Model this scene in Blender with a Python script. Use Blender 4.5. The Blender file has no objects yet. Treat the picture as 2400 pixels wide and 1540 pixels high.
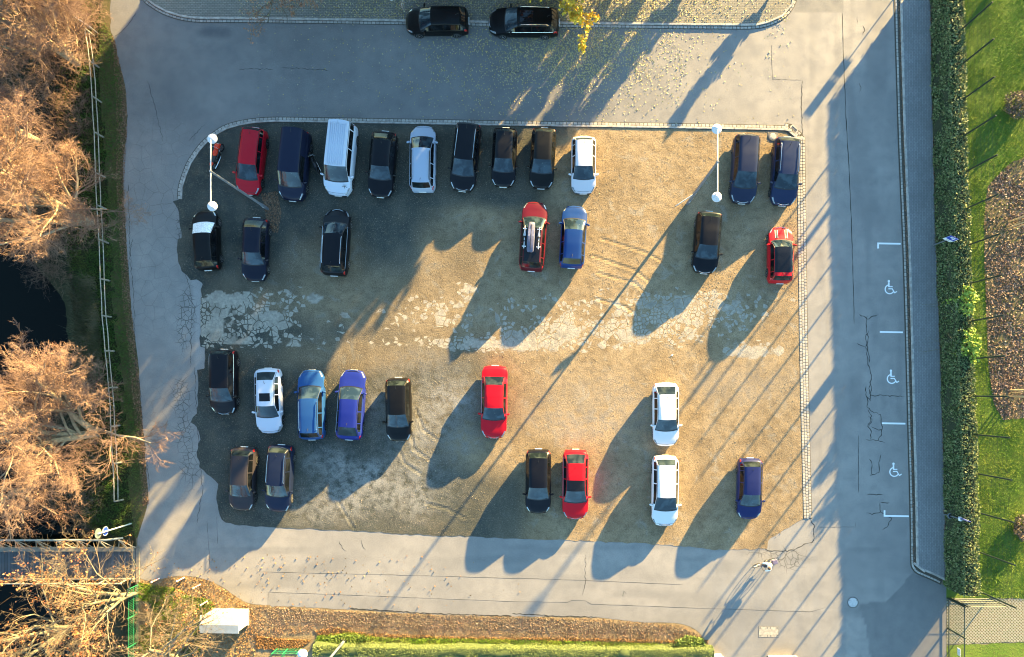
import bpy, math, random
import numpy as np
from mathutils import Vector, Matrix
R = math.radians
random.seed(7); RNG = np.random.default_rng(7)
scene = bpy.context.scene
COL = scene.collection

# ---------------------------------------------------------------- camera, world, sun, exposure
S = 0.03                      # metres per unit of the layout plan (2400 x 1540 units)
CX, CY, H = 2.7, -4.65, 49.0  # camera above the spot (1290, 925) of the plan
def P(px, py, z=0.0):
    k = S * (H - z) / H
    return Vector((CX + (px - 1290) * k, CY - (py - 925) * k, z))
def P2(px, py): v = P(px, py); return (v.x, v.y)

cam_d = bpy.data.cameras.new('camera'); cam = bpy.data.objects.new('camera', cam_d); COL.objects.link(cam)
cam.location = (CX, CY, H)
cam_d.sensor_width = 36; cam_d.lens = 36 * H / 72.0
cam_d.shift_x = -CX / 72.0; cam_d.shift_y = -CY / 72.0
cam_d.clip_end = 1000
scene.camera = cam

SUN_EL = 10.6
sd = Vector((0.597, 0.802, 0)) * math.cos(R(SUN_EL)) + Vector((0, 0, math.sin(R(SUN_EL))))
world = bpy.data.worlds.new('World'); scene.world = world; world.use_nodes = True
wt = world.node_tree
sky = wt.nodes.new('ShaderNodeTexSky'); sky.sky_type = 'NISHITA'; sky.sun_disc = False
sky.sun_elevation = R(SUN_EL); sky.sun_rotation = math.atan2(0.597, 0.802)
sky.air_density = 1.0; sky.dust_density = 0.4; sky.ozone_density = 2.0
tn = wt.nodes.new('ShaderNodeMix'); tn.data_type = 'RGBA'; tn.blend_type = 'MULTIPLY'; tn.inputs[0].default_value = 1; tn.inputs[7].default_value = (.84, 1.0, .97, 1)
wt.links.new(sky.outputs[0], tn.inputs[6]); wt.links.new(tn.outputs[2], wt.nodes['Background'].inputs[0])
wt.nodes['Background'].inputs[1].default_value = 0.082
sl = bpy.data.lights.new('sun', 'SUN'); sl.energy = 5.0; sl.angle = R(0.53); sl.color = (1.0, 0.70, 0.27)
so = bpy.data.objects.new('sun', sl); COL.objects.link(so); so.rotation_euler = (-sd).to_track_quat('-Z', 'Y').to_euler()
scene.cycles.filter_width = 1.1
scene.view_settings.view_transform = 'Standard'; scene.view_settings.look = 'None'
scene.view_settings.exposure = 3.30; scene.view_settings.gamma = 1.0

# ---------------------------------------------------------------- node material helpers
class NT:
    def __init__(s, name):
        s.m = bpy.data.materials.new(name); s.m.use_nodes = True; s.t = s.m.node_tree
        s.b = s.t.nodes['Principled BSDF']; s.pos = None
    def n(s, k, **a):
        x = s.t.nodes.new(k)
        for q, v in a.items(): setattr(x, q, v)
        return x
    def l(s, a, b): s.t.links.new(a, b)
    def put(s, sock, v):
        if hasattr(v, 'is_output') or isinstance(v, bpy.types.NodeSocket): s.l(v, sock)
        else:
            if isinstance(v, (tuple, list)) and len(v) == 3 and sock.type == 'RGBA': v = (*v, 1)
            sock.default_value = v
    def P(s):
        if s.pos is None: s.pos = s.n('ShaderNodeNewGeometry').outputs['Position']
        return s.pos
    def noise(s, sc, det=3, rough=0.55, vec=None, dist=0.0):
        x = s.n('ShaderNodeTexNoise'); x.inputs['Scale'].default_value = sc; x.inputs['Detail'].default_value = det
        x.inputs['Roughness'].default_value = rough; x.inputs['Distortion'].default_value = dist
        s.l(vec or s.P(), x.inputs['Vector']); return x.outputs['Fac']
    def math(s, op, a, b=0.0, c=0.0, clamp=False):
        x = s.n('ShaderNodeMath', operation=op, use_clamp=clamp); s.put(x.inputs[0], a); s.put(x.inputs[1], b)
        if op in ('MULTIPLY_ADD',): s.put(x.inputs[2], c)
        return x.outputs[0]
    def mr(s, v, a, b, c=0.0, d=1.0):
        x = s.n('ShaderNodeMapRange'); x.interpolation_type = 'SMOOTHSTEP'
        s.put(x.inputs[0], v); s.put(x.inputs[1], a); s.put(x.inputs[2], b); s.put(x.inputs[3], c); s.put(x.inputs[4], d)
        return x.outputs[0]
    def mix(s, f, a, b, bt='MIX'):
        x = s.n('ShaderNodeMix', data_type='RGBA', blend_type=bt)
        s.put(x.inputs[0], f); s.put(x.inputs[6], a); s.put(x.inputs[7], b); return x.outputs[2]
    def attr(s, name):
        x = s.n('ShaderNodeAttribute', attribute_name=name); return x.outputs['Fac']
    def island(s): return s.n('ShaderNodeNewGeometry').outputs['Random Per Island']
    def ramp(s, f, stops):
        x = s.n('ShaderNodeValToRGB'); e = x.color_ramp.elements
        while len(e) < len(stops): e.new(0.5)
        for i, (p, c) in enumerate(stops): e[i].position = p; e[i].color = (*c, 1)
        s.l(f, x.inputs[0]); return x.outputs[0]
    def warp(s, sc, amp):
        x = s.n('ShaderNodeTexNoise'); x.inputs['Scale'].default_value = sc; x.inputs['Detail'].default_value = 2; s.l(s.P(), x.inputs['Vector'])
        a = s.n('ShaderNodeVectorMath', operation='SUBTRACT'); s.l(x.outputs['Color'], a.inputs[0]); a.inputs[1].default_value = (.5, .5, .5)
        b = s.n('ShaderNodeVectorMath', operation='SCALE'); s.l(a.outputs[0], b.inputs[0]); b.inputs['Scale'].default_value = amp
        c = s.n('ShaderNodeVectorMath', operation='ADD'); s.l(s.P(), c.inputs[0]); s.l(b.outputs[0], c.inputs[1]); return c.outputs[0]
    def vor(s, sc, feat='DISTANCE_TO_EDGE', vec=None, out='Distance', rnd=1.0):
        x = s.n('ShaderNodeTexVoronoi', feature=feat, voronoi_dimensions='2D'); x.inputs['Scale'].default_value = sc
        x.inputs['Randomness'].default_value = rnd
        s.l(vec or s.P(), x.inputs['Vector']); return x.outputs[out]
    def bump(s, h, strength=0.5, dist=0.02):
        x = s.n('ShaderNodeBump'); x.inputs['Strength'].default_value = strength; x.inputs['Distance'].default_value = dist
        s.l(h, x.inputs['Height']); s.l(x.outputs[0], s.b.inputs['Normal'])
    def fin(s, col, rough=0.8, **k):
        s.put(s.b.inputs['Base Color'], col); s.put(s.b.inputs['Roughness'], rough)
        for q, v in k.items(): s.put(s.b.inputs[q.replace('_', ' ')], v)
        return s.m
MC = {}
def plain(name, col, rough=0.6, metal=0.0, var=0.15, sc=6.0, **k):
    key = ('p', name)
    if key in MC: return MC[key]
    t = NT(name); f = t.noise(sc, 4)
    lo = tuple(c * (1 - var) for c in col); hi = tuple(min(1, c * (1 + var)) for c in col)
    MC[key] = t.fin(t.mix(t.mr(f, .3, .7), lo, hi), rough, Metallic=metal, **k); return MC[key]
def paint(col, dust=0.004):
    key = ('paint', col)
    if key in MC: return MC[key]
    t = NT('car_paint'); f = t.noise(0.8, 3); g = t.noise(55, 2, .7)
    c = t.mix(t.mr(f, .35, .7, 0, dust), col, (.30, .28, .25)); c = t.mix(t.mr(g, .62, .72, 0, dust), c, (.4, .38, .33))
    MC[key] = t.fin(c, t.mr(f, .3, .7, .28, .40), Coat_Weight=0.14, Coat_Roughness=.05, Specular_IOR_Level=.14); return MC[key]
def glass_mat(kind='front'):
    key = ('glass', kind)
    if key in MC: return MC[key]
    t = NT('car_glass'); tc = t.n('ShaderNodeTexCoord').outputs['Object']
    f = t.noise(1.6, 2, .5, vec=t.P(), dist=.4); g = t.noise(9, 2, .5)
    base = {'front': ((.008, .017, .026), (.030, .050, .065)), 'side': ((.003, .004, .005), (.010, .012, .014)), 'rear': ((.006, .010, .012), (.025, .035, .036)), 'roof': ((.005, .005, .007), (.008, .008, .010))}[kind]
    c = t.mix(t.mr(f, .42, .66), *base)
    if kind == 'front': c = t.mix(t.mr(g, .70, .78), c, (.12, .14, .13))
    MC[key] = t.fin(c, .04, IOR={'front': 1.5, 'rear': 1.30}.get(kind, 1.42)); return MC[key]

# ---------------------------------------------------------------- mesh helpers
def tag(o, label=None, cat=None, group=None, kind=None):
    if label: o['label'] = label
    if cat: o['category'] = cat
    if group: o['group'] = group
    if kind: o['kind'] = kind
    return o
def empty(name, loc, rz=0, label=None, cat=None, group=None):
    o = bpy.data.objects.new(name, None); COL.objects.link(o); o.location = loc; o.rotation_euler = (0, 0, rz); o.empty_display_size = .2
    return tag(o, label, cat, group)
def fast(name, V, F, mats, parent=None, smooth=False, midx=None, loc=None):
    """V (n,3), F list of (m,k) arrays"""
    V = np.asarray(V, dtype=np.float64); F = [np.asarray(f, dtype=np.int32) for f in (F if isinstance(F, list) else [F]) if len(f)]
    me = bpy.data.meshes.new(name); me.vertices.add(len(V)); me.vertices.foreach_set('co', V.ravel())
    n = sum(f.size for f in F); m = sum(len(f) for f in F)
    me.loops.add(n); me.polygons.add(m)
    me.loops.foreach_set('vertex_index', np.concatenate([f.ravel() for f in F]))
    tot = np.concatenate([np.full(len(f), f.shape[1], dtype=np.int32) for f in F])
    st = np.concatenate([[0], np.cumsum(tot)[:-1]]).astype(np.int32)
    me.polygons.foreach_set('loop_start', st)
    try: me.polygons.foreach_set('loop_total', tot)
    except Exception: pass
    for q in (mats if isinstance(mats, (list, tuple)) else [mats]): me.materials.append(q)
    if midx is not None: me.polygons.foreach_set('material_index', np.asarray(midx, dtype=np.int32))
    me.update(calc_edges=True); me.validate()
    if smooth: me.polygons.foreach_set('use_smooth', np.ones(len(me.polygons), dtype=bool))
    o = bpy.data.objects.new(name, me); COL.objects.link(o)
    if parent: o.parent = parent
    if loc is not None: o.location = loc
    return o
class MB:
    def __init__(s): s.v = []; s.f = []; s.mi = []
    def add(s, vs, fs, mi=0):
        b = len(s.v); s.v += [tuple(v) for v in vs]; s.f += [tuple(i + b for i in f) for f in fs]; s.mi += [mi] * len(fs); return s
    def box(s, c, d, rz=0, mi=0, M=None, bev=0.0):
        x, y, z = d[0] / 2, d[1] / 2, d[2] / 2
        if bev > 0:
            b = min(bev, x * .9, y * .9, z * .9); vs = []
            for zz, k in ((-z, 1), (-z + b, 0), (z - b, 0), (z, 1)):
                xx, yy = x - b * k, y - b * k; bb = b * (1 - .3 * k)
                for sx, sy in ((-1, -1), (1, -1), (1, 1), (-1, 1)):
                    if sx * sy > 0: vs += [(sx * xx, sy * (yy - bb), zz), (sx * (xx - bb), sy * yy, zz)] if True else []
                    else: vs += [(sx * (xx - bb), sy * yy, zz), (sx * xx, sy * (yy - bb), zz)]
            # order ring: fix winding
            ring = []
            for L in range(4):
                o = L * 8; ring.append([vs[o + i] for i in (0, 1, 2, 3, 4, 5, 6, 7)])
            vs = []
            for rg in ring: vs += sorted(rg, key=lambda p: math.atan2(p[1] / y, p[0] / x))
            fs = []
            for L in range(3):
                for i in range(8): j = (i + 1) % 8; fs.append((L * 8 + i, L * 8 + j, L * 8 + 8 + j, L * 8 + 8 + i))
            fs.append(tuple(range(7, -1, -1))); fs.append(tuple(range(24, 32)))
        else:
            vs = [(a, b, c2) for c2 in (-z, z) for a, b in ((-x, -y), (x, -y), (x, y), (-x, y))]
            fs = [(3, 2, 1, 0), (4, 5, 6, 7), (0, 1, 5, 4), (1, 2, 6, 5), (2, 3, 7, 6), (3, 0, 4, 7)]
        Mx = (M or Matrix.Identity(4)) if M is not None else Matrix.Translation(Vector(c)) @ Matrix.Rotation(rz, 4, 'Z')
        if M is not None: Mx = M @ Matrix.Translation(Vector(c))
        return s.add([Mx @ Vector(v) for v in vs], fs, mi)
    def tube(s, pts, r, n=8, mi=0, cap=True):
        pts = [Vector(p) for p in pts]; rs = r if isinstance(r, (list, tuple)) else [r] * len(pts); vs = []; fs = []
        up = None
        for i, p in enumerate(pts):
            d = (pts[min(i + 1, len(pts) - 1)] - pts[max(i - 1, 0)]).normalized()
            if up is None: up = Vector((0, 0, 1)) if abs(d.z) < .9 else Vector((1, 0, 0))
            a = d.cross(up)
            if a.length < 1e-4: a = d.orthogonal()
            a.normalize(); b = d.cross(a).normalized(); up = -b if False else up
            for k in range(n):
                t = 2 * math.pi * k / n; vs.append(p + (a * math.cos(t) + b * math.sin(t)) * rs[i])
        for i in range(len(pts) - 1):
            for k in range(n): j = (k + 1) % n; fs.append((i * n + k, i * n + j, i * n + n + j, i * n + n + k))
        if cap: fs.append(tuple(range(n - 1, -1, -1))); fs.append(tuple(range((len(pts) - 1) * n, len(pts) * n)))
        return s.add(vs, fs, mi)
    def lathe(s, c, prof, n=20, mi=0, axis='Z'):
        vs = []; fs = []; c = Vector(c)
        for (r, z) in prof:
            for k in range(n):
                t = 2 * math.pi * k / n; v = Vector((r * math.cos(t), r * math.sin(t), z))
                if axis == 'Y': v = Vector((v.x, v.z, v.y))
                if axis == 'X': v = Vector((v.z, v.x, v.y))
                vs.append(c + v)
        for i in range(len(prof) - 1):
            for k in range(n): j = (k + 1) % n; fs.append((i * n + k, i * n + j, i * n + n + j, i * n + n + k))
        fs.append(tuple(range(n - 1, -1, -1))); fs.append(tuple(range((len(prof) - 1) * n, len(prof) * n)))
        return s.add(vs, fs, mi)
    def poly(s, pts, z, mi=0, h=0.0):
        n = len(pts); vs = [(p[0], p[1], z) for p in pts]; fs = [tuple(range(n))]
        if h:
            vs += [(p[0], p[1], z - h) for p in pts]
            fs += [((i + 1) % n, i, n + i, n + (i + 1) % n) for i in range(n)]
        return s.add(vs, fs, mi)
    def build(s, name, mats, parent=None, smooth=False, loc=None):
        me = bpy.data.meshes.new(name); me.from_pydata(s.v, [], s.f)
        for q in (mats if isinstance(mats, (list, tuple)) else [mats]): me.materials.append(q)
        me.polygons.foreach_set('material_index', s.mi)
        if smooth:
            me.polygons.foreach_set('use_smooth', [True] * len(me.polygons))
            try: me.set_sharp_from_angle(angle=R(38))
            except Exception: pass
        me.update(); o = bpy.data.objects.new(name, me); COL.objects.link(o)
        if parent: o.parent = parent
        if loc is not None: o.location = loc
        return o
def inpoly(X, Y, poly):
    p = np.asarray(poly, float); ins = np.zeros(X.shape, bool); j = len(p) - 1
    for i in range(len(p)):
        xi, yi = p[i]; xj, yj = p[j]
        c = ((yi > Y) != (yj > Y)) & (X < (xj - xi) * (Y - yi) / (yj - yi + 1e-12) + xi); ins ^= c; j = i
    return ins
def segdist(X, Y, poly, closed=True):
    p = np.asarray(poly, float); best = np.full(X.shape, 1e9); bx = X.copy(); by = Y.copy(); n = len(p)
    for i in range(n if closed else n - 1):
        a = p[i]; b = p[(i + 1) % n]; d = b - a; L = d @ d + 1e-12
        t = np.clip(((X - a[0]) * d[0] + (Y - a[1]) * d[1]) / L, 0, 1); qx = a[0] + t * d[0]; qy = a[1] + t * d[1]
        q = np.hypot(X - qx, Y - qy); m = q < best; best = np.where(m, q, best); bx = np.where(m, qx, bx); by = np.where(m, qy, by)
    return best, bx, by
def rough_line(poly, step=.25, amp=.05, closed=True, seed=1):
    r = np.random.default_rng(seed); out = []; n = len(poly)
    for i in range(n if closed else n - 1):
        a = Vector(poly[i]); b = Vector(poly[(i + 1) % n]); k = max(1, int((b - a).length / step))
        nn = Vector((-(b - a).y, (b - a).x)); nn.normalize() if nn.length else None
        for j in range(k):
            q = a.lerp(b, j / k) + nn * (r.normal() * amp if j else 0); out.append((q.x, q.y))
    if not closed: out.append(tuple(poly[-1]))
    return out
def smooth_line(pts, k=6, closed=False):
    n = len(pts); out = []
    for i in range(n if closed else n - 1):
        p0 = Vector(pts[(i - 1) % n] if closed or i else pts[0]); p1 = Vector(pts[i]); p2 = Vector(pts[(i + 1) % n]); p3 = Vector(pts[(i + 2) % n] if closed or i + 2 < n else pts[-1])
        for j in range(k):
            t = j / k; q = .5 * ((2 * p1) + (p2 - p0) * t + (2 * p0 - 5 * p1 + 4 * p2 - p3) * t * t + (3 * p1 - p0 - 3 * p2 + p3) * t ** 3); out.append(tuple(q))
    if not closed: out.append(tuple(pts[-1]))
    return out
def W2(pts): return [P2(*p) for p in pts]
def gridsheet(name, poly, z, step, mat, attrs=None):
    """dense sheet inside the outline, edge vertices snapped on it; attrs {name: f(X,Y)}"""
    p = np.array(poly); x0, y0 = p.min(0); x1, y1 = p.max(0)
    nx = int((x1 - x0) / step) + 2; ny = int((y1 - y0) / step) + 2
    gx = x0 + np.arange(nx) * step; gy = y0 + np.arange(ny) * step; X, Y = np.meshgrid(gx, gy)
    c = inpoly(X[:-1, :-1] + step / 2, Y[:-1, :-1] + step / 2, poly)
    idx = np.arange(nx * ny).reshape(ny, nx)
    F = np.stack([idx[:-1, :-1][c], idx[:-1, 1:][c], idx[1:, 1:][c], idx[1:, :-1][c]], 1)
    used, inv = np.unique(F, return_inverse=True); F = inv.reshape(F.shape)
    VX = X.ravel()[used]; VY = Y.ravel()[used]
    cnt = np.bincount(F.ravel(), minlength=len(used)); edge = cnt < 4
    if edge.any():
        _, bx, by = segdist(VX[edge], VY[edge], poly); VX[edge] = bx; VY[edge] = by
    V = np.stack([VX, VY, np.full(len(VX), z)], 1)
    o = fast(name, V, F, mat)
    for k, fn in (attrs or {}).items():
        a = o.data.attributes.new(k, 'FLOAT', 'POINT'); vals = np.asarray(fn(VX, VY), dtype=np.float32)
        if len(o.data.vertices) == len(vals): a.data.foreach_set('value', vals)
    return o
def vnoise(X, Y, sc, seed=0):
    r = np.random.default_rng(seed); g = r.random((64, 64)); x = X * sc + 1000; y = Y * sc + 1000
    xi = np.floor(x).astype(int); yi = np.floor(y).astype(int); fx = x - xi; fy = y - yi; fx = fx * fx * (3 - 2 * fx); fy = fy * fy * (3 - 2 * fy)
    G = lambda a, b: g[a % 64, b % 64]
    return (G(xi, yi) * (1 - fx) + G(xi + 1, yi) * fx) * (1 - fy) + (G(xi, yi + 1) * (1 - fx) + G(xi + 1, yi + 1) * fx) * fy
def sstep(a, b, x): t = np.clip((x - a) / (b - a), 0, 1); return t * t * (3 - 2 * t)
def blob(X, Y, px, py, rx, ry, soft=.5):
    c = P2(px, py); d = np.hypot((X - c[0]) / (rx * S), (Y - c[1]) / (ry * S)); return 1 - sstep(1 - soft, 1 + soft, d)
def PXY(X, Y): return 1290 + (X - CX) / S, 925 - (Y - CY) / S

# ---------------------------------------------------------------- ground materials
def asphalt_mat():
    t = NT('asphalt'); a = t.noise(.16, 3, .6); b = t.noise(1.1, 4, .6); g = t.noise(34, 2, .8); g2 = t.noise(11, 3, .7)
    c = t.mix(t.mr(a, .3, .7), (.218, .204, .190), (.288, .266, .242))
    c = t.mix(t.mr(b, .35, .75, 0, .55), c, (.180, .172, .168))
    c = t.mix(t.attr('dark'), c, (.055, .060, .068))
    c = t.mix(t.attr('pale'), c, (.34, .325, .31))
    c = t.mix(t.mr(g, .30, .70, 0, .5), c, t.mix(.5, c, (.09, .09, .09)))
    c = t.mix(t.mr(g2, .60, .80, 0, .35), c, (.38, .36, .33)); g3 = t.noise(15, 2, .6); c = t.mix(t.mr(g3, .38, .50, .30, 0), c, t.mix(.5, c, (.06, .06, .06))); c = t.mix(t.mr(g3, .58, .70, 0, .22), c, (.36, .34, .31))
    # streaks along the wheel tracks
    w = t.warp(.6, .55); e = t.vor(1.15, vec=w); cr = t.math('MULTIPLY', t.mr(e, 0.006, .030, 1, 0), t.attr('crack'))
    e2 = t.vor(2.6, vec=w); cr2 = t.math('MULTIPLY', t.mr(e2, .01, .06, 1, 0), t.mr(t.attr('crack'), .55, 1.0))
    cc = t.math('MAXIMUM', cr, cr2)
    c = t.mix(t.math('MULTIPLY', cc, .9), c, (.045, .043, .038))
    t.bump(t.math('ADD', g, t.math('MULTIPLY', g2, .6)), .35, .012)
    return t.fin(c, t.mr(b, .3, .7, .72, .92), Specular_IOR_Level=.35)
def lot_mat():
    t = NT('gravel_lot'); a = t.noise(.35, 4, .6); b = t.noise(1.7, 4, .65); g = t.noise(14, 3, .75); s = t.noise(36, 2, .8)
    tan = t.mix(t.mr(a, .3, .7), (.215, .155, .090), (.300, .222, .135)); tan = t.mix(t.mr(b, .42, .72, 0, .75), tan, (.150, .106, .062))
    tan = t.mix(t.mr(t.noise(.8, 3, .6, dist=.8), .55, .72, 0, .7), tan, (.27, .235, .185))
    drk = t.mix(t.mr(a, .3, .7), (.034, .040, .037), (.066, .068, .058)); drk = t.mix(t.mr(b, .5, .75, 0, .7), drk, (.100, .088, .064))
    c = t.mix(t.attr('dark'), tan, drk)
    c = t.mix(t.math('MULTIPLY', t.attr('grey'), t.mr(b, .30, .62)), c, (.23, .225, .215))
    st = t.math('MULTIPLY', t.mr(s, .60, .74), t.math('ADD', .2, t.math('MULTIPLY', t.mr(t.noise(.7, 2), .4, .7), .5)))
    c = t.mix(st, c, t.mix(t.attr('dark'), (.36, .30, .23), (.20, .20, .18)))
    p1 = t.noise(13, 2, .6); c = t.mix(t.mr(p1, .36, .50, .55, 0), c, t.mix(.6, c, (.03, .028, .02))); c = t.mix(t.mr(p1, .56, .68, 0, .45), c, t.mix(.35, c, (.45, .37, .27)))
    c = t.mix(t.mr(g, .55, .75, 0, .55), c, t.mix(.6, c, (.03, .026, .02)))
    # broken remains of old asphalt
    w = t.warp(1.2, .45); e = t.vor(1.5, vec=w); cell = t.n('ShaderNodeSeparateColor'); t.l(t.vor(1.5, 'F1', w, 'Color'), cell.inputs[0])
    cell_r = cell.outputs[0]
    big = t.mr(t.noise(.5, 3, .6), .50, .56)
    e2 = t.vor(3.4, vec=w); cell2 = t.n('ShaderNodeSeparateColor'); t.l(t.vor(3.4, 'F1', w, 'Color'), cell2.inputs[0])
    on = t.math('MULTIPLY', t.math('LESS_THAN', cell_r, t.math('MULTIPLY', t.attr('slab'), 1.15)), t.mr(e, .02, .055))
    on2 = t.math('MULTIPLY', t.math('LESS_THAN', cell2.outputs[0], t.math('MULTIPLY', t.attr('slab'), .80)), t.mr(e2, .07, .14))
    pick = t.mr(t.noise(.45, 2), .52, .56)
    sl_ = t.math('ADD', t.math('MULTIPLY', on, pick), t.math('MULTIPLY', on2, t.math('SUBTRACT', 1.0, pick)))
    sl_ = t.math('MAXIMUM', sl_, t.attr('solid'))
    sc_ = t.mix(t.mr(t.noise(5, 4, .7), .35, .7), (.25, .225, .185), (.37, .33, .27)); sc_ = t.mix(t.mr(t.noise(.9, 3), .5, .7, 0, .6), sc_, (.17, .15, .12))
    c = t.mix(sl_, c, sc_)
    h = t.math('ADD', t.math('ADD', t.math('MULTIPLY', g, .9), t.math('MULTIPLY', s, .6)), t.math('ADD', t.math('MULTIPLY', b, 1.4), t.math('MULTIPLY', sl_, .12)))
    h = t.math('ADD', h, t.math('MULTIPLY', t.attr('rut'), 1.0))
    t.bump(h, .75, .045)
    return t.fin(c, .93, Specular_IOR_Level=.2)
def soil_mat(name, c1, c2, c3, sc=1.5, bs=.8):
    t = NT(name); a = t.noise(sc * .3, 4, .6); b = t.noise(sc * 3, 4, .7); g = t.noise(sc * 12, 3, .8)
    c = t.mix(t.mr(a, .35, .65), c1, c2); c = t.mix(t.mr(b, .5, .7), c, c3); c = t.mix(t.mr(g, .5, .75, 0, .6), c, t.mix(.6, c, (.02, .02, .015)))
    t.bump(t.math('ADD', b, t.math('MULTIPLY', g, .5)), bs, .06); return t.fin(c, .95, Specular_IOR_Level=.15)
def brick_mat(name, col, mort, bw, bh, rot=0, var=.2, off=.5):
    t = NT(name); mp = t.n('ShaderNodeMapping'); mp.inputs['Rotation'].default_value = (0, 0, rot); t.l(t.P(), mp.inputs[0])
    b = t.n('ShaderNodeTexBrick'); t.l(mp.outputs[0], b.inputs['Vector']); b.inputs['Scale'].default_value = 1; b.offset = off
    b.inputs['Brick Width'].default_value = bw; b.inputs['Row Height'].default_value = bh; b.inputs['Mortar Size'].default_value = .012; b.inputs['Mortar Smooth'].default_value = .1
    b.inputs['Color1'].default_value = (*[q * (1 - var) for q in col], 1); b.inputs['Color2'].default_value = (*[q * (1 + var) for q in col], 1); b.inputs['Mortar'].default_value = (*mort, 1)
    f = t.noise(.5, 4); g = t.noise(25, 2, .8)
    c = t.mix(t.mr(f, .35, .7, 0, .35), b.outputs['Color'], tuple(q * .55 for q in col)); c = t.mix(t.mr(g, .5, .75, 0, .3), c, tuple(q * .4 for q in col))
    t.bump(t.math('SUBTRACT', g, t.math('MULTIPLY', b.outputs['Fac'], 2.0)), .5, .01); return t.fin(c, .85)
M_ASPH = asphalt_mat(); M_LOT = lot_mat()
M_HERR = brick_mat('verge_pavers', (.20, .185, .155), (.055, .055, .05), .24, .12, 0, .14)
M_SIDE = brick_mat('pavement_pavers', (.205, .205, .205), (.13, .13, .13), .22, .115, R(90), .12)
M_STONE = plain('kerb_stone', (.33, .30, .27), .85, 0, .25, 4)
def sett_mat(name, a, b):
    t = NT(name); r = t.island(); c = t.mix(r, a, b); c = t.mix(t.mr(t.noise(18, 3), .4, .7, 0, .5), c, tuple(q * .5 for q in a)); return t.fin(c, .88)
M_SETT = sett_mat('granite_setts', (.27, .25, .225), (.42, .385, .34))
M_JOINT = plain('joint_dirt', (.06, .052, .04), .95)
M_LINE = NT('road_paint'); _f = M_LINE.noise(22, 3, .7); M_LINE = M_LINE.fin(M_LINE.mix(M_LINE.mr(_f, .60, .78, 0, .7), (.74, .74, .73), (.25, .25, .25)), .6)
M_CRK = plain('crack_fill', (.03, .028, .024), .95)

# ---------------------------------------------------------------- outlines (plan units)
LOT = [(405,472),(422,467),(423,445),(428,425),(437,400),(449,376),(462,355),(478,337),(498,320),(525,303),(560,293),(600,287),(640,285.5),(700,286),(900,289),(1200,294),(1500,299),(1800,304),(1842,306),(1869,322),(1870,400),(1875,770),(1882,1100),(1883,1216),
       (1868,1224),(1850,1236),(1825,1250),(1800,1268),(1798,1286),(1675,1290),(1640,1284),(1592,1280),(1500,1273),(1400,1269),(1300,1265),(1200,1262),(1100,1257),(1025,1256),(900,1249),(775,1242),(680,1238),(600,1235),(550,1230),(520,1218),(512,1195),(507,1170),(512,1135),(495,1118),(467,1095),(461,1060),(470,1030),(463,1003),(447,990),(452,978),(463,968),(465,895),(462,867),(480,864),(481,815),(470,813),(470,680),(476,665),(462,655),(447,657),(438,645),(425,635),(417,605),(414,585),(416,563),(426,557),(422,530),(420,500),(411,480)]
LOTW = rough_line(W2(LOT), .3, .035, True, 3)
ROAD_L = [(262,-60),(258,60),(268,92),(280,150),(293,200),(297,250),(297,310),(290,370),(289,450),(294,520),(299,600),(305,680),(311,750),(319,810),(325,860),(330,940),(337,1020),(343,1100),(347,1160),(344,1190),(332,1230),(322,1262)]
ROAD_B = [(322,1352),(352,1362),(400,1352),(440,1350),(480,1358),(520,1375),(560,1403),(600,1417),(700,1423),(770,1426),(900,1433),(1000,1440),(1100,1444),(1300,1445),(1400,1447),(1500,1458),(1560,1459),(1600,1463),(1632,1477),(1652,1500),(1664,1525),(1672,1600)]
KERB_R = [(2097,-60),(2099,60),(2103,200),(2107,330),(2112,450),(2117,570),(2121,700),(2125,850),(2129,1000),(2133,1150),(2135,1250),(2136,1318),(2141,1334),(2152,1344),(2180,1356),(2205,1368)]
rl = rough_line(W2(smooth_line(ROAD_L, 4)), .22, .04, False, 5); rb_ = rough_line(W2(smooth_line(ROAD_B, 4)), .22, .035, False, 6)
kr = W2(smooth_line(KERB_R, 4))
ROADW = rl + rb_ + W2([(2218, 1600), (2218, 1375)]) + kr[::-1]
def inD(fn):
    return lambda X, Y: fn(*PXY(X, Y), X, Y)
def r_crack(px, py, X, Y):
    m = np.zeros_like(px)
    for (a, b, ra, rb, s) in ((430,540,22,70,1),(440,730,26,60,1),(432,770,22,60,1),(425,930,26,50,1),(432,1010,22,55,1),(445,1090,24,60,.9),(330,420,30,120,.42),(360,600,60,120,.30),(400,330,60,70,.30),(350,700,50,90,.35),(370,960,30,90,.3),(2048,840,24,90,.0),(1845,1310,44,28,1),(1790,1298,40,14,.8),(390,480,60,60,.45)):
        m = np.maximum(m, s * blob(X, Y, a, b, ra, rb, .45))
    return m
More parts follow.
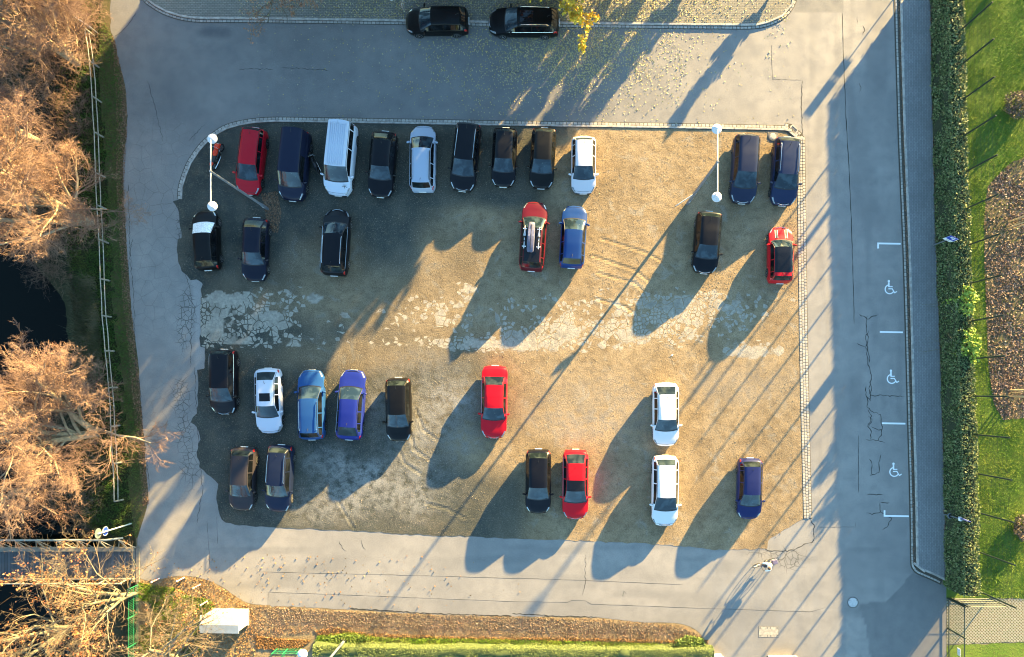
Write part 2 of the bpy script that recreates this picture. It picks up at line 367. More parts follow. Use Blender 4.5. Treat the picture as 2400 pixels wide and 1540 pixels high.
def r_dark(px, py, X, Y):
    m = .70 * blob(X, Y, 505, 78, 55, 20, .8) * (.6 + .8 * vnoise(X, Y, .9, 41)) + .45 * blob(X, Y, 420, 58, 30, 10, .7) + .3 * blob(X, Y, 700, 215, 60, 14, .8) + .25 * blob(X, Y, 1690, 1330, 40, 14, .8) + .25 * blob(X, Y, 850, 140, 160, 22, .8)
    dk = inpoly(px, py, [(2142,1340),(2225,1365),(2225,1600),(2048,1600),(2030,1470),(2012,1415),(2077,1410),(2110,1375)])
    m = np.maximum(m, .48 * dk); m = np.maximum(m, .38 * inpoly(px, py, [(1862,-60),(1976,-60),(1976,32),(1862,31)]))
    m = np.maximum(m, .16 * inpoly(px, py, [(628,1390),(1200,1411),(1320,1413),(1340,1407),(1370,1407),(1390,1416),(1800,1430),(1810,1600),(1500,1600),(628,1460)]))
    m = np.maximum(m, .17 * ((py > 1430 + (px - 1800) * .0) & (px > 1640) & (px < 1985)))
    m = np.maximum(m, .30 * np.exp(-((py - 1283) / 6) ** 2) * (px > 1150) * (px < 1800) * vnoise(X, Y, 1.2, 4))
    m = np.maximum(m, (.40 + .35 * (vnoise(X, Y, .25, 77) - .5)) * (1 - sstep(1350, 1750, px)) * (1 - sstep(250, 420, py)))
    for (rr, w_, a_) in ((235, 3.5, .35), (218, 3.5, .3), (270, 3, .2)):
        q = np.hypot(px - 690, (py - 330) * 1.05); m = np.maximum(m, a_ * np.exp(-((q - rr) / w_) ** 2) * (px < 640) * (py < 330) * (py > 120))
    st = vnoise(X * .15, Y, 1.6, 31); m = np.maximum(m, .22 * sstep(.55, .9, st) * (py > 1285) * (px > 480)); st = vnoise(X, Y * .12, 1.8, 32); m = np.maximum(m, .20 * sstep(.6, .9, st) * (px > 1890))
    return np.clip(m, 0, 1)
def r_pale(px, py, X, Y):
    a = inpoly(px, py, [(448,655),(470,650),(480,660),(478,868),(460,870),(457,740)]) * .45
    b = .5 * blob(X, Y, 478, 655, 22, 16, .4) + .35 * blob(X, Y, 490, 1150, 22, 30, .5)
    c = .30 * blob(X, Y, 1850, 1252, 40, 28, .6)
    return np.clip(np.maximum(np.maximum(a, b), c), 0, 1)
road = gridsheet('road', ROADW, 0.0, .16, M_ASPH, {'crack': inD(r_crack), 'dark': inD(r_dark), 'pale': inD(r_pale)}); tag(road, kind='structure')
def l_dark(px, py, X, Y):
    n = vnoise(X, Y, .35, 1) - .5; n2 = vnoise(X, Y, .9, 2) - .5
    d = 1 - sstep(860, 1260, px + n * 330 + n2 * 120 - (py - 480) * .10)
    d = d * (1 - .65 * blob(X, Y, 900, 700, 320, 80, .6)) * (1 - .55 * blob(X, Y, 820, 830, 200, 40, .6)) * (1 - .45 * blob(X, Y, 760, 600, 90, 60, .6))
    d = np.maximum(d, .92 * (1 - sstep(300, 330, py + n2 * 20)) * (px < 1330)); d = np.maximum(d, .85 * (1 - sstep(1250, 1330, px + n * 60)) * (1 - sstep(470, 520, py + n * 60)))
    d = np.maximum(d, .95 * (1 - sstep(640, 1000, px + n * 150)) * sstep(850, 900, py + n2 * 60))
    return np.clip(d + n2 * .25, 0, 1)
def l_grey(px, py, X, Y):
    n = vnoise(X, Y, .6, 8)
    g = .8 * blob(X, Y, 1000, 960, 130, 110, .6) + .9 * blob(X, Y, 770, 1080, 55, 40, .5) + .7 * blob(X, Y, 870, 1110, 35, 30, .5) + .7 * blob(X, Y, 930, 1150, 130, 70, .6) + .5 * blob(X, Y, 760, 1180, 120, 50, .6) + .4 * blob(X, Y, 1390, 960, 150, 70, .7) + .35 * blob(X, Y, 1730, 900, 120, 40, .7)
    return np.clip(g * (.35 + n), 0, 1)
def l_slab(px, py, X, Y):
    n = vnoise(X, Y, .5, 11); n2 = vnoise(X, Y, 1.3, 12)
    a = (1 - sstep(.8, 1.15, np.abs(py - 746) / 66)) * (1 - sstep(650, 960, px + n * 240)) * .95
    b = .95 * blob(X, Y, 1150, 805, 120, 20, .35) + .8 * blob(X, Y, 1350, 780, 160, 40, .4) + .65 * blob(X, Y, 1620, 745, 140, 42, .5) + .75 * blob(X, Y, 1760, 822, 60, 18, .4) + .6 * blob(X, Y, 1095, 680, 30, 18, .4) + .45 * blob(X, Y, 1500, 715, 260, 30, .6) + .45 * blob(X, Y, 940, 800, 170, 12, .5) + .4 * blob(X, Y, 1050, 740, 170, 40, .5) + .55 * blob(X, Y, 1570, 790, 100, 18, .5)
    return np.clip(np.maximum(a * (.80 + .5 * n), b * (.50 + .85 * n)) + (n2 - .5) * .35 * (np.maximum(a, b) > .2), 0, 1)
def l_solid(px, py, X, Y):
    n = vnoise(X, Y, 1.4, 15) - .5; n2 = vnoise(X, Y, 4, 16) - .5; q = n * .9 + n2 * .35
    m = np.zeros_like(px)
    for (a, b, ra, rb) in ((1185,808,98,14),(1120,802,36,10),(1335,778,32,13),(1760,826,40,11),(1100,678,18,14),(530,700,40,15),(560,800,30,8),(640,745,22,18),(740,700,24,14),(505,770,26,24),(1870,690,0.1,0.1),(1880,640,.1,.1)):
        c = P2(a, b); d = np.hypot((X - c[0]) / (ra * S), (Y - c[1]) / (rb * S)) + q; m = np.maximum(m, 1 - sstep(.94, 1.0, d))
    return m
def l_rut(px, py, X, Y):
    m = np.zeros_like(px)
    for (x0, y0, x1, y1, bend) in ((1390,600,1560,690,12),(1400,640,1545,720,16),(1395,700,1520,760,10),(1410,560,1600,640,8),(960,1000,1010,1080,-14),(975,960,1030,1035,-10),(930,1040,985,1110,-10),(700,1090,830,1240,14),(1000,1180,1090,1215,5)):
        ln = W2([(x0, y0), ((x0 + x1) / 2 + bend, (y0 + y1) / 2 - bend), (x1, y1)]); d, _, _ = segdist(X, Y, ln, False)
        m = m - np.exp(-(d / .08) ** 2) + .5 * np.exp(-((d - .2) / .08) ** 2)
    return m * .9
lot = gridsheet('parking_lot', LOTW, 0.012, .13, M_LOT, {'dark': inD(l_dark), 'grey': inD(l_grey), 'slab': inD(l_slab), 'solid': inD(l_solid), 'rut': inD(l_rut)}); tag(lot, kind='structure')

# base ground: right of the river, out to the horizon
M_GROUND = soil_mat('ground_soil', (.13, .115, .07), (.20, .165, .105), (.09, .10, .045))
BANK = [(262,-700),(262,-60),(240,40),(236,120),(244,200),(250,300),(256,400),(262,500),(268,600),(274,700),(282,800),(292,900),(300,1000),(306,1100),(312,1180),(316,1230),(318,1262),(318,1360),(322,1420),(330,1480),(340,1560),(350,2200)]
bw = W2(BANK)
g = MB(); g.add([(x, y, -.012) for x, y in bw] + [(260, bw[-1][1], -.012), (260, bw[0][1], -.012)], [tuple(range(len(bw) + 2))][::1])
g.add([(bw[0][0], bw[0][1], -.012), (260, bw[0][1], -.012), (260, 300, -.012), (bw[0][0], 300, -.012)], [(0, 1, 2, 3)])
g.add([(bw[-1][0], -300, -.012), (260, -300, -.012), (260, bw[-1][1], -.012), (bw[-1][0], bw[-1][1], -.012)], [(0, 1, 2, 3)])
tag(g.build('ground', M_GROUND), kind='structure')
# river bank: slopes from the verge down under the water
M_BANK = soil_mat('bank_soil', (.018, .022, .010), (.035, .030, .016), (.012, .020, .006))
rows = []; NB = 14
dn = smooth_line(bw[1:-1], 6)
for i, (x, y) in enumerate(dn):
    py = 925 - (y - CY) / S
    foot = np.interp(py, [-60, 300, 600, 700, 850, 1000, 1200, 1262, 1300, 1600], [-60, 40, 70, 150, 160, 120, 90, 230, 225, 240]) # plan x of the waterline
    fx = P(foot, py, -2.1).x
    for j in range(NB):
        t = j / (NB - 1) * 1.35; q = x + (fx - x) * t
        z = -2.1 * (max(0, t - .28) / .72) ** .9 if t > .28 else -.0
        z += (random.random() - .5) * .12 * (0 < j) - .012; rows.append((q, y, z if t < 1 else min(z, -2.15)))
F = [(i * NB + j, i * NB + j + 1, (i + 1) * NB + j + 1, (i + 1) * NB + j) for i in range(len(dn) - 1) for j in range(NB - 1)]
bank = fast('river_bank', np.array(rows), np.array(F), M_BANK, smooth=True); tag(bank, kind='structure')
t = NT('river_water'); t.bump(t.noise(3, 3), .15, .02); M_WAT = t.fin((.003, .004, .003), .08, IOR=1.33, Specular_IOR_Level=.18)
w = MB(); x1 = P(330, 800).x; w.add([(-260, -300, -2.05), (x1, -300, -2.05), (x1, 300, -2.05), (-260, 300, -2.05)], [(0, 1, 2, 3)]); tag(w.build('river_water', M_WAT), kind='structure')

# verge with leaf mould between road edge and bank, lower verge, field, mulch bed
def strip(name, pts, z, mat, step=.3): return tag(gridsheet(name, rough_line(W2(pts), .25, .04, True, 9), z, step, mat), kind='structure')
M_VERGE = soil_mat('verge_soil', (.11, .085, .045), (.075, .075, .03), (.05, .065, .02))
strip('verge', [(300,-60)] + [(x + 3, y) for x, y in ROAD_L[1:-1]] + [(322,1262),(316,1262),(304,1180),(296,1080),(284,960),(272,830),(262,700),(256,560),(246,420),(238,280),(230,140),(236,40),(236,-60)], -.006, M_VERGE)
M_LOWER = soil_mat('dry_verge_soil', (.20, .15, .085), (.29, .215, .13), (.12, .085, .045), 2.2, 1.0)
strip('lower_verge', [(318,1352),(352,1358),(400,1349),(440,1346),(480,1354),(520,1371),(560,1399),(600,1413),(770,1422),(900,1429),(1100,1440),(1400,1443),(1500,1454),(1600,1459),(1640,1478),(1662,1510),(1678,1620),(318,1620)], -.006, M_LOWER)
M_GRASSG = soil_mat('field_soil', (.080, .14, .020), (.11, .16, .026), (.08, .09, .025), 1.5, .9)
strip('field', [(2205,-120),(2480,-120),(2480,1402),(2212,1402)], -.004, M_GRASSG)
M_MULCH = soil_mat('mulch_soil', (.10, .085, .05), (.15, .11, .07), (.06, .08, .03), 1.2, 1)
strip('mulch_bed', [(2425,360),(2370,380),(2340,410),(2312,440),(2306,520),(2308,640),(2312,760),(2316,860),(2330,950),(2352,985),(2425,975)], .006, M_MULCH)

# ---------------------------------------------------------------- paved verge and kerbs
VER = smooth_line([(338,-6),(348,5),(372,21),(398,33),(430,42),(475,46.5),(600,47),(760,49),(950,52),(1200,56),(1500,60),(1700,62),(1760,62),(1795,57),(1830,42),(1850,22),(1859,4),(1862,-8)], 4)
pv = MB(); vv = W2([(x, y - 3) for x, y in VER]) + W2([(1862, -700), (338, -700)]); pv.poly(vv, .10); tag(pv.build('paved_verge', M_HERR), kind='structure')
def setts(line, off, width, length, gap, z0, z1, mb, jit=.008, mi=0):
    """row of single stones along a world polyline"""
    pts = [Vector(p) for p in line]; cum = [0]
    for a, b in zip(pts, pts[1:]): cum.append(cum[-1] + (b - a).length)
    def at(s_):
        for i in range(len(pts) - 1):
            if cum[i + 1] >= s_ or i == len(pts) - 2:
                t = (s_ - cum[i]) / max(1e-6, cum[i + 1] - cum[i]); d = (pts[i + 1] - pts[i]).normalized(); return pts[i].lerp(pts[i + 1], t), d
    s_ = 0
    while s_ < cum[-1] - length * .5:
        L = length * random.uniform(.9, 1.1); p, d = at(s_ + L / 2); n = Vector((-d.y, d.x)); c = p + n * off
        zt = z1 + random.uniform(-.5, .5) * jit
        mb.box((c.x, c.y, (z0 + zt) / 2), (L - gap, width * random.uniform(.95, 1.03), zt - z0), rz=math.atan2(d.y, d.x) + random.uniform(-.02, .02), mi=mi, bev=.012)
        s_ += L
def kerb(name, line, rows, base_w, base_off):
    mb = MB(); pts = [Vector(p) for p in line]; q = []
    for i, p in enumerate(pts):
        d = (pts[min(i + 1, len(pts) - 1)] - pts[max(i - 1, 0)]).normalized(); n = Vector((-d.y, d.x)); q.append((p + n * (base_off - base_w / 2), p + n * (base_off + base_w / 2)))
    vs = []
    for a, b in q: vs += [(a.x, a.y, .016), (b.x, b.y, .016)]
    mb.add(vs, [(2 * i, 2 * i + 2, 2 * i + 3, 2 * i + 1) for i in range(len(q) - 1)], 1)
    for (off, wd, ln, gp, h, mi) in rows: setts(line, off, wd, ln, gp, -.05, h, mb, mi=mi)
    return tag(mb.build(name, [M_SETT, M_JOINT, M_STONE]), kind='structure')
wv = W2(VER); kerb('kerb_verge', wv, [(-.09, .15, .27, .03, .045, 0), (.09, .13, 1.0, .012, .125, 2)], .42, 0)
LOTK = smooth_line([(422,467),(424,440),(431,415),(443,385),(457,362),(474,340),(495,321),(525,301),(560,290),(600,283.5),(640,281),(700,281.5),(900,284.5),(1200,290),(1500,294.5),(1700,298),(1838,301)], 4)
kerb('kerb_lot', W2(LOTK), [(.08, .17, .27, .032, .03, 0), (-.09, .13, .9, .012, .06, 2)], .42, 0)
kerb('kerb_corner', W2([(1838,301),(1848,303),(1868,320),(1872,328)]), [(.08, .17, .27, .032, .03, 0), (-.09, .13, .5, .012, .06, 2), (.26, .17, .22, .03, .025, 0)], .7, .06)
kerb('sett_strip', W2([(1876.5,322),(1877.5,400),(1880,600),(1883,800),(1886.5,970),(1891,1150),(1893,1216)]), [(-.19, .165, .215, .03, .03, 0), (0, .165, .215, .03, .03, 0), (.19, .165, .215, .03, .03, 0)], .62, 0)
kerb('kerb_pavement', kr, [(.07, .13, .25, .025, .03, 0), (.40, .15, 1.0, .012, .11, 2)], .66, .24)
# pavement on the right
SWR = [(2178,-60),(2180,100),(2184,300),(2189,500),(2195,650),(2200,800),(2205,950),(2210,1100),(2214,1250),(2216,1372)]
off = [(x + 15.5, y) for x, y in KERB_R[:12]] + [(2151,1325),(2160,1333),(2186,1346),(2216,1360)]
sw = MB(); sw.poly(W2(off) + W2(SWR[:-1])[::-1], .10); tag(sw.build('pavement', M_SIDE), kind='structure')
# white markings
mk = MB()
def bar(x0, y0, x1, y1, wd, z=.006, mb=mk):
    a = Vector(P2(x0, y0)); b = Vector(P2(x1, y1)); d = (b - a).normalized(); n = Vector((-d.y, d.x)) * wd / 2
    mb.add([(p.x, p.y, z) for p in (a - n, b - n, b + n, a + n)], [(0, 1, 2, 3)])
for (xa, xb, y, tick) in ((2056, 2111, 570.5, 12), (2062, 2116, 778, 0), (2067, 2122, 992, 0), (2071, 2130, 1209, -13)):
    bar(xa, y, xb, y + 1, .12)
    if tick: bar(xa + 2, y + (2 if tick > 0 else -2), xa + 2, y + tick, .12)
tag(mk.build('bay_lines', M_LINE), kind='structure')
def wheelchair(cx, cy, i):
    mb = MB(); u = 1.0; Z = .006
    def pt(x, y): return P2(cx + x, cy + y)
    def arc(x, y, r, a0, a1, wd, n=20):
        vs = []; fs = []
        for k in range(n + 1):
            a = R(a0 + (a1 - a0) * k / n)
            for rr in (r - wd / 2, r + wd / 2): q = pt(x + rr * math.cos(a), y + rr * math.sin(a)); vs.append((q[0], q[1], Z))
        for k in range(n): fs.append((2 * k, 2 * k + 1, 2 * k + 3, 2 * k + 2))
        mb.add(vs, fs)
    arc(-1, 4, 10.5, 20, 250, 2.6)
    mb.add([(*pt(-3 + 2.9 * math.cos(R(a)), -15 + 2.9 * math.sin(R(a))), Z) for a in range(0, 360, 30)], [tuple(range(12))])
    bar(cx - 3, cy - 12, cx - 3, cy - 2, .11, Z + .002, mb); bar(cx - 4, cy - 2, cx + 6, cy - 2, .07, Z + .004, mb)
    bar(cx - 4, cy + 3, cx + 6, cy + 3, .07, Z + .002, mb); bar(cx + 5, cy + 3, cx + 11, cy + 13, .07, Z + .004, mb); bar(cx + 10, cy + 13, cx + 16, cy + 9, .07, Z + .006, mb)
    tag(mb.build('wheelchair_marking', M_LINE), kind='structure')
for i, q in enumerate(((2086, 674), (2091, 884), (2097, 1102))): wheelchair(*q, i)
# long cracks and seams on the asphalt
ck = MB()
def crack(pts, wd, amp=2.0, z=.004, seed=0, seg=5):
    r = random.Random(seed); out = [Vector(pts[0])]
    for a, b in zip(pts, pts[1:]):
        a = Vector(a); b = Vector(b); n = max(1, int((b - a).length / seg)); nn = Vector((-(b - a).y, (b - a).x)).normalized()
        for k in range(1, n + 1): out.append(a.lerp(b, k / n) + nn * (r.uniform(-amp, amp) if k < n else 0))
    vs = []; fs = []
    for i, p in enumerate(out):
        d = (out[min(i + 1, len(out) - 1)] - out[max(i - 1, 0)]).normalized(); n = Vector((-d.y, d.x)); h = wd / S / 2 * r.uniform(.5, 1.3) * (1 if 0 < i < len(out) - 1 else .3)
        for s_ in (-1, 1): q = P2(*(p + n * h * s_)); vs.append((q[0], q[1], z))
    ck.add(vs, [(2 * i, 2 * i + 2, 2 * i + 3, 2 * i + 1) for i in range(len(out) - 1)])
crack([(1974,30),(1977,140),(1984,300),(1990,400),(1996,540),(2001,700),(2002,760)], .05, .5, seed=1, seg=12)
crack([(2012,1020),(2012,1155)], .03, .3, seed=2); crack([(1880,188),(1878,240),(1881,318)], .05, 1, seed=3)
crack([(1808,105),(1810,186),(1878,188)], .025, .5, seed=4)
for k, ln in enumerate(([(2033,740),(2030,770),(2036,790),(2030,810),(2034,850),(2043,880),(2036,910),(2040,930)], [(2036,775),(2028,790),(2034,815),(2038,850)], [(2014,736),(2032,748),(2056,738)], [(2008,804),(2028,812)],
        [(2030,905),(2029,925),(2040,940),(2042,905),(2036,895)], [(2040,928),(2060,926),(2120,930)], [(2034,930),(2032,955),(2045,965),(2064,972),(2068,1000),(2066,1020),(2058,1032),(2030,1030)], [(2034,960),(2043,975),(2034,1000),(2042,1010),(2040,1030)], [(2034,975),(2044,984),(2036,1000)], [(2042,1000),(2058,1008),(2068,1005)], [(2056,1032),(2074,1038)],
        [(2037,1076),(2044,1090),(2040,1115),(2060,1108),(2060,1090),(2064,1066)], [(2032,1160),(2070,1158)], [(2062,1178),(2064,1200),(2044,1206),(2030,1202)], [(2064,1178),(2084,1178)], [(2064,1200),(2090,1214),(2080,1235),(2068,1242)],
        [(2022,60),(2027,72),(2022,82)], [(2014,195),(2018,205),(2014,215)], [(2009,40),(2009,55)],
        [(1775,1276),(1800,1291),(1830,1292),(1860,1290),(1885,1275),(1903,1272),(1908,1262),(1908,1230),(1900,1218)],
        [(430,500),(440,560),(430,620),(450,700),(446,860)], [(300,430),(305,600),(314,700),(318,880)], [(346,190),(360,240),(370,280),(382,330)], [(318,30),(300,60),(268,88)],
        [(456,860),(462,1000),(470,1090),(475,1150),(460,1230)], [(560,163),(640,162)], [(1172,167),(1240,171)], [(660,159),(770,164)], [(443,330),(480,290)], [(2043,1235),(2043,1236)],
        [(1365,1395),(1372,1368),(1372,1300)], [(1460,1400),(1462,1385),(1468,1392)], [(795,1268),(802,1285),(812,1292)], [(847,1266),(850,1280),(857,1288)], [(763,1352),(770,1360)],
        [(310,560),(300,640)], [(326,880),(334,1000),(345,1090),(351,1150)])):
    crack(ln, .05 if k < 17 or k == 19 else .03, 1.8, seed=20 + k)
crack([(485,1220),(490,1290),(492,1330)], .02, .3, seed=90); crack([(508,1210),(510,1275)], .02, .3, seed=91)
crack([(600,1340),(900,1347),(1300,1358),(1600,1370)], .02, .4, seed=92, seg=20)
crack([(629,1388),(900,1398),(1200,1410),(1330,1412),(1340,1407),(1370,1407),(1385,1416),(1600,1424),(1900,1434),(1935,1424)], .022, .3, seed=93, seg=20)
crack([(629,1388),(628,1420)], .022, .3, seed=95)
crack([(1918,1236),(2005,1235),(2004,1222)], .02, .4, seed=94)
crack([(1200,1438),(1300,1444),(1400,1446)], .06, 1.2, seed=96); crack([(820,1426),(1000,1438),(1200,1444)], .08, 1.2, seed=97)
tag(ck.build('road_cracks', M_CRK), kind='structure')
# second lighter crack web near the lower right corner is in the asphalt material

# manholes, drain, cover plate
M_CONC = plain('concrete', (.36, .33, .29), .85, 0, .2, 9); M_IRON = plain('cast_iron', (.10, .095, .09), .6, .3, .3, 8)
M_CONC2 = plain('cover_concrete', (.40, .40, .40), .8, 0, .12, 8)
def cap_disc(px, py, r, z, m1, m2, label, base_sq=0):
    e = empty('manhole_cover', P(px, py), 0, label, 'manhole cover')
    mb = MB(); mb.lathe((0, 0, 0), [(r + .07, -.05), (r + .07, z), (r + .012, z + .002), (r + .012, z - .03)], 28)
    if base_sq: mb.box((0, 0, -.02), (base_sq, base_sq, .09))
    mb.build('frame', m1, e, True)
    m = MB(); m.lathe((0, 0, 0), [(r, -.05), (r, z - .002), (r - .03, z + .006)], 28); m.build('lid', m2, e, True)
    for a in (30, 150, 270): h = MB(); h.lathe((r * .8 * math.cos(R(a)), r * .8 * math.sin(R(a)), z + .004), [(.03, 0), (.03, .006)], 8); h.build('lifting_hole', M_IRON, e)
cap_disc(1999, 1412, .33, .006, M_IRON, M_CONC2, 'round pale manhole cover on the shaded road, beside the sunlit edge')
cap_disc(1811, 320, .24, .05, M_IRON, M_CONC, 'round manhole cover in a square slab at the lot corner behind the dark car', .72)
e = empty('service_cover', P(1801.5, 1481), 0, 'rectangular concrete service cover set into the lower road', 'service cover')
m = MB(); m.box((0, 0, -.02), (1.44, .80, .05)); m.build('frame', M_IRON, e)
m = MB(); m.box((0, 0, -.016), (1.38, .74, .05)); m.build('plate', plain('worn_plate', (.30, .27, .22), .8, 0, .2, 6), e)
for x in (-.6, -.08, .12, .6):
    for y in (-.28, .28): m = MB(); m.lathe((x, y, .006), [(.045, 0), (.045, .008)], 10); m.build('bolt', M_IRON, e)
a = R(-42); e = empty('storm_drain', P(1858, 306, 0), a, 'slotted iron storm drain grate set into the kerb corner', 'drain')
m = MB()
for s_ in (-1, 1): m.box((0, s_ * .24, .03), (.56, .05, .05)); m.box((s_ * .26, 0, .03), (.05, .44, .05))
m.build('frame', M_CONC, e)
m = MB(); m.box((0, 0, .0), (.48, .44, .02)); m.build('shaft', M_CRK, e)
for k in range(7): m = MB(); m.box((-.2 + k * .066, 0, .03), (.028, .44, .03)); m.build('grate_bar', M_IRON, e)

# ---------------------------------------------------------------- cars
M_TYRE = plain('tyre_rubber', (.012, .012, .012), .9); M_RIM = plain('alloy_rim', (.42, .42, .43), .35, .8, .1)
M_BLK = plain('black_trim', (.012, .012, .013), .5); M_UNDER = plain('underbody', (.006, .006, .006), .9); M_CHROME = plain('chrome_trim', (.7, .7, .7), .18, 1.0, .05)
M_HL = plain('headlight_glass', (.26, .28, .30), .08, .3, .2, 14, Coat_Weight=1.0); M_HLD = plain('headlight_dark_glass', (.16, .18, .2), .08, .3, .4, 20, Coat_Weight=1.0)
M_TL = plain('taillight_red', (.42, .012, .010), .12, 0, .3, 14, Coat_Weight=1.0); M_PLATE = plain('number_plate', (.62, .62, .6), .5)
WHEEL = {}
def wheel_mesh(r, w=.20):
    k = round(r, 3)
    if k in WHEEL: return WHEEL[k]
    a = MB(); a.lathe((0, 0, 0), [(r * .66, -w / 2), (r * .93, -w / 2), (r, -w / 2 + .03), (r, w / 2 - .03), (r * .93, w / 2), (r * .66, w / 2)], 20, axis='Y')
    b = MB(); b.lathe((0, 0, 0), [(r * .66, w / 2 - .05), (r * .68, w / 2 + .001), (r * .62, w / 2 + .001), (r * .58, w / 2 - .04), (.01, w / 2 - .04)], 20, axis='Y')
    for q in range(5):
        an = 2 * math.pi * q / 5; M = Matrix.Rotation(an, 4, 'Y'); b.box((r * .36, w / 2 - .015, 0), (r * .6, .03, .06), M=M)
    b.lathe((0, w / 2 - .02, 0), [(.06, -.02), (.06, .025)], 10, axis='Y')
    t_ = a.build('tyre', M_TYRE, None, True); r_ = b.build('rim', M_RIM, None, True)
    WHEEL[k] = (t_.data, r_.data); bpy.data.objects.remove(t_); bpy.data.objects.remove(r_); return WHEEL[k]
KINDS = {  # wb, wt, rt, rb fractions from the nose; cowl z, deck z, tail z, roof half-width inset
    'hatch': (.245, .43, .88, .955, .93, 1.02, .90, .27), 'mpv': (.215, .41, .915, .97, 1.0, 1.10, .95, .25), 'estate': (.255, .42, .90, .965, .92, 1.05, .92, .27),
    'sedan': (.275, .43, .735, .86, .90, 1.00, .96, .28), 'coupe': (.28, .44, .76, .90, .88, .98, .90, .28), 'van': (.185, .345, .968, .985, 1.15, 1.25, 1.0, .20),
    'suv': (.235, .41, .885, .955, 1.02, 1.12, .98, .26), 'mini': (.27, .40, .90, .96, .92, 1.0, .90, .25), 'fastback': (.265, .43, .82, .945, .90, 1.0, .92, .28)}
def car(name, label, Fp, Tp, W, Hc, kind, col, L=None, rails=None, sunroof=None, hl=None, rim=None, grille='black', top=None, stripes=False, glassroof=False, shade=False, ribs=False, vans=False, cat='car', wr=.315, antenna=True, bow=1.0, chrome=False):
    F0 = P(*Fp, .55); T0 = P(*Tp, .75); c = (F0 + T0) / 2; d = (F0 - T0); d.z = 0; Lm = d.length if L is None else L; ang = math.atan2(d.y, d.x)
    E = empty(name, (c.x, c.y, .012), ang, label, cat, 'cars parked on the lot and beside the road')
    wb, wt, rt, rb, zc, zd, ztl, ins = KINDS[kind]; hw = W / 2; rh = hw - ins
    mp = paint(col); bz0 = .90 if kind not in ('van', 'suv', 'mpv') else (1.12 if kind == 'van' else 1.0)
    kt = [0, .010, .025, .05, .085, .12, .16, .20]
    kt = [k for k in kt if k < wb - .03] + [wb - .016, wb] + [wb + (wt - wb) * q for q in (.2, .4, .6, .8)] + [wt]
    nr = 10; kt += [wt + (rt - wt) * q / nr for q in range(1, nr)] + [rt] + [rt + (rb - rt) * q for q in (.33, .66)] + [rb]
    tail = [q for q in (.90, .93, .955, .975, .99, 1.0) if q > rb + .004]
    if kind == 'sedan': tail = [.89, .92, .95, .975, .99, 1.0]
    kt += tail
    bp = wt + (rt - wt) * .42; kt += [bp - .006, bp + .006]
    cpil = wt + (rt - wt) * .86; kt += [cpil - .006, cpil + .006]
    if sunroof: kt += [sunroof[0], sunroof[1]]
    if top: kt += [top]
    # wheel arches
    xf, xr = .185, .815; Rr = wr + .055
    for xw in (xf, xr):
        for q in (-1, -.92, -.7, -.35, 0, .35, .7, .92, 1): kt.append(xw + q * Rr / Lm)
    kt = sorted(kt); k2 = [kt[0]]
    for q in kt[1:]:
        if q - k2[-1] > .0035: k2.append(q)
        elif q in (wb, wt, rt, rb): k2[-1] = q
    kt = k2; n = len(kt)
    def lerpk(xs, ys, q): return float(np.interp(q, xs, ys))
    zp = ([0, .012, .04, .10, wb, wt, wt + (rt - wt) * .18, wt + (rt - wt) * .5, rt, rb, (rb + 1) / 2, .985, 1.0], [.56, .64, .70, .78 + (zc - .93) * .6, zc, Hc - .045, Hc - .012, Hc, Hc - .055, zd, (zd + ztl) / 2, ztl - .06, .62])
    if kind == 'van': zp = ([0, .012, .04, .10, wb, wt, wt + .06, .6, rt, rb, 1.0], [.60, .75, .86, .98, zc, Hc - .07, Hc - .01, Hc, Hc - .03, Hc - .35, .7])
    def prof(t_):
        fr = max(0, 1 - t_ / .15); rr = max(0, (t_ - .88) / .12); w = hw * (1 - .36 * fr ** 2.4) * (1 - (.20 if kind != 'van' else .10) * rr ** 2.6)
        zt = lerpk(*zp, t_); bl = bz0 + .06 * min(1, max(0, (t_ - wb) / .6)); zb = min(bl, zt - .045)
        k = min(1, max(0, (zt - bl - .0) / max(.1, Hc - bl))); k = k ** .85
        yb = w * (.955 if t_ < wb else .945); yt = (1 - k) * w * .86 + k * (rh - .03 * max(0, (t_ - wt)))
        if kind != 'van' and t_ > rt: yt = min(yt, w * .86)
        return w, zt, zb, yb, yt, k, bl
    rings = []
    for t_ in kt:
        w, zt, zb, yb, yt, k, bl = prof(t_); x = Lm / 2 - t_ * Lm
        zs = .22
        for xw in (xf, xr):
            dx = (t_ - xw) * Lm
            if abs(dx) < Rr: zs = max(zs, wr + math.sqrt(Rr * Rr - dx * dx))
        zs = min(zs, zb - .10); lo = lambda z: max(z, zs)
        crown = .012 + .022 * k; ze = zt - .03 - .055 * k
        P_ = [(w * .94, zs), (w * .985, lo(.30) + (.01 if zs > .3 else 0)), (w, lo(.50) + (.012 if zs > .5 else 0)), (w * .998, max(zb - .15, zs + .03)), (w * .98, zb - .045), (yb, zb)]
        a = (yb, zb); b = (yt, ze)
        P_ += [(a[0] + (b[0] - a[0]) * .10, a[1] + (b[1] - a[1]) * .10), (a[0] + (b[0] - a[0]) * .86, a[1] + (b[1] - a[1]) * .84), b, (yt * .90, zt - crown * .9), (yt * .62, zt - crown * .35), (yt * .32, zt - crown * .08), (0, zt)]
        # plan bow
        pts = []
        nb = .16 * max(0, 1 - t_ / .12) ** 1.0; wbow = .13 * bow * math.exp(-((t_ - wb) / .10) ** 2) + .07 * bow * math.exp(-((t_ - wt) / .10) ** 2); rbow = -.10 * max(0, (t_ - .86) / .14) - .04 * math.exp(-((t_ - rt) / .05) ** 2)
        for i, (y, z) in enumerate(P_):
            u = min(1, abs(y) / (hw * .95)); f = 1 - u * u
            bo = (nb + rbow) * f + (wbow * f if i >= 5 else 0) - .16 * max(0, 1 - t_ / .12) * .35
            pts.append((x + bo, y, z))
        rings.append(pts)
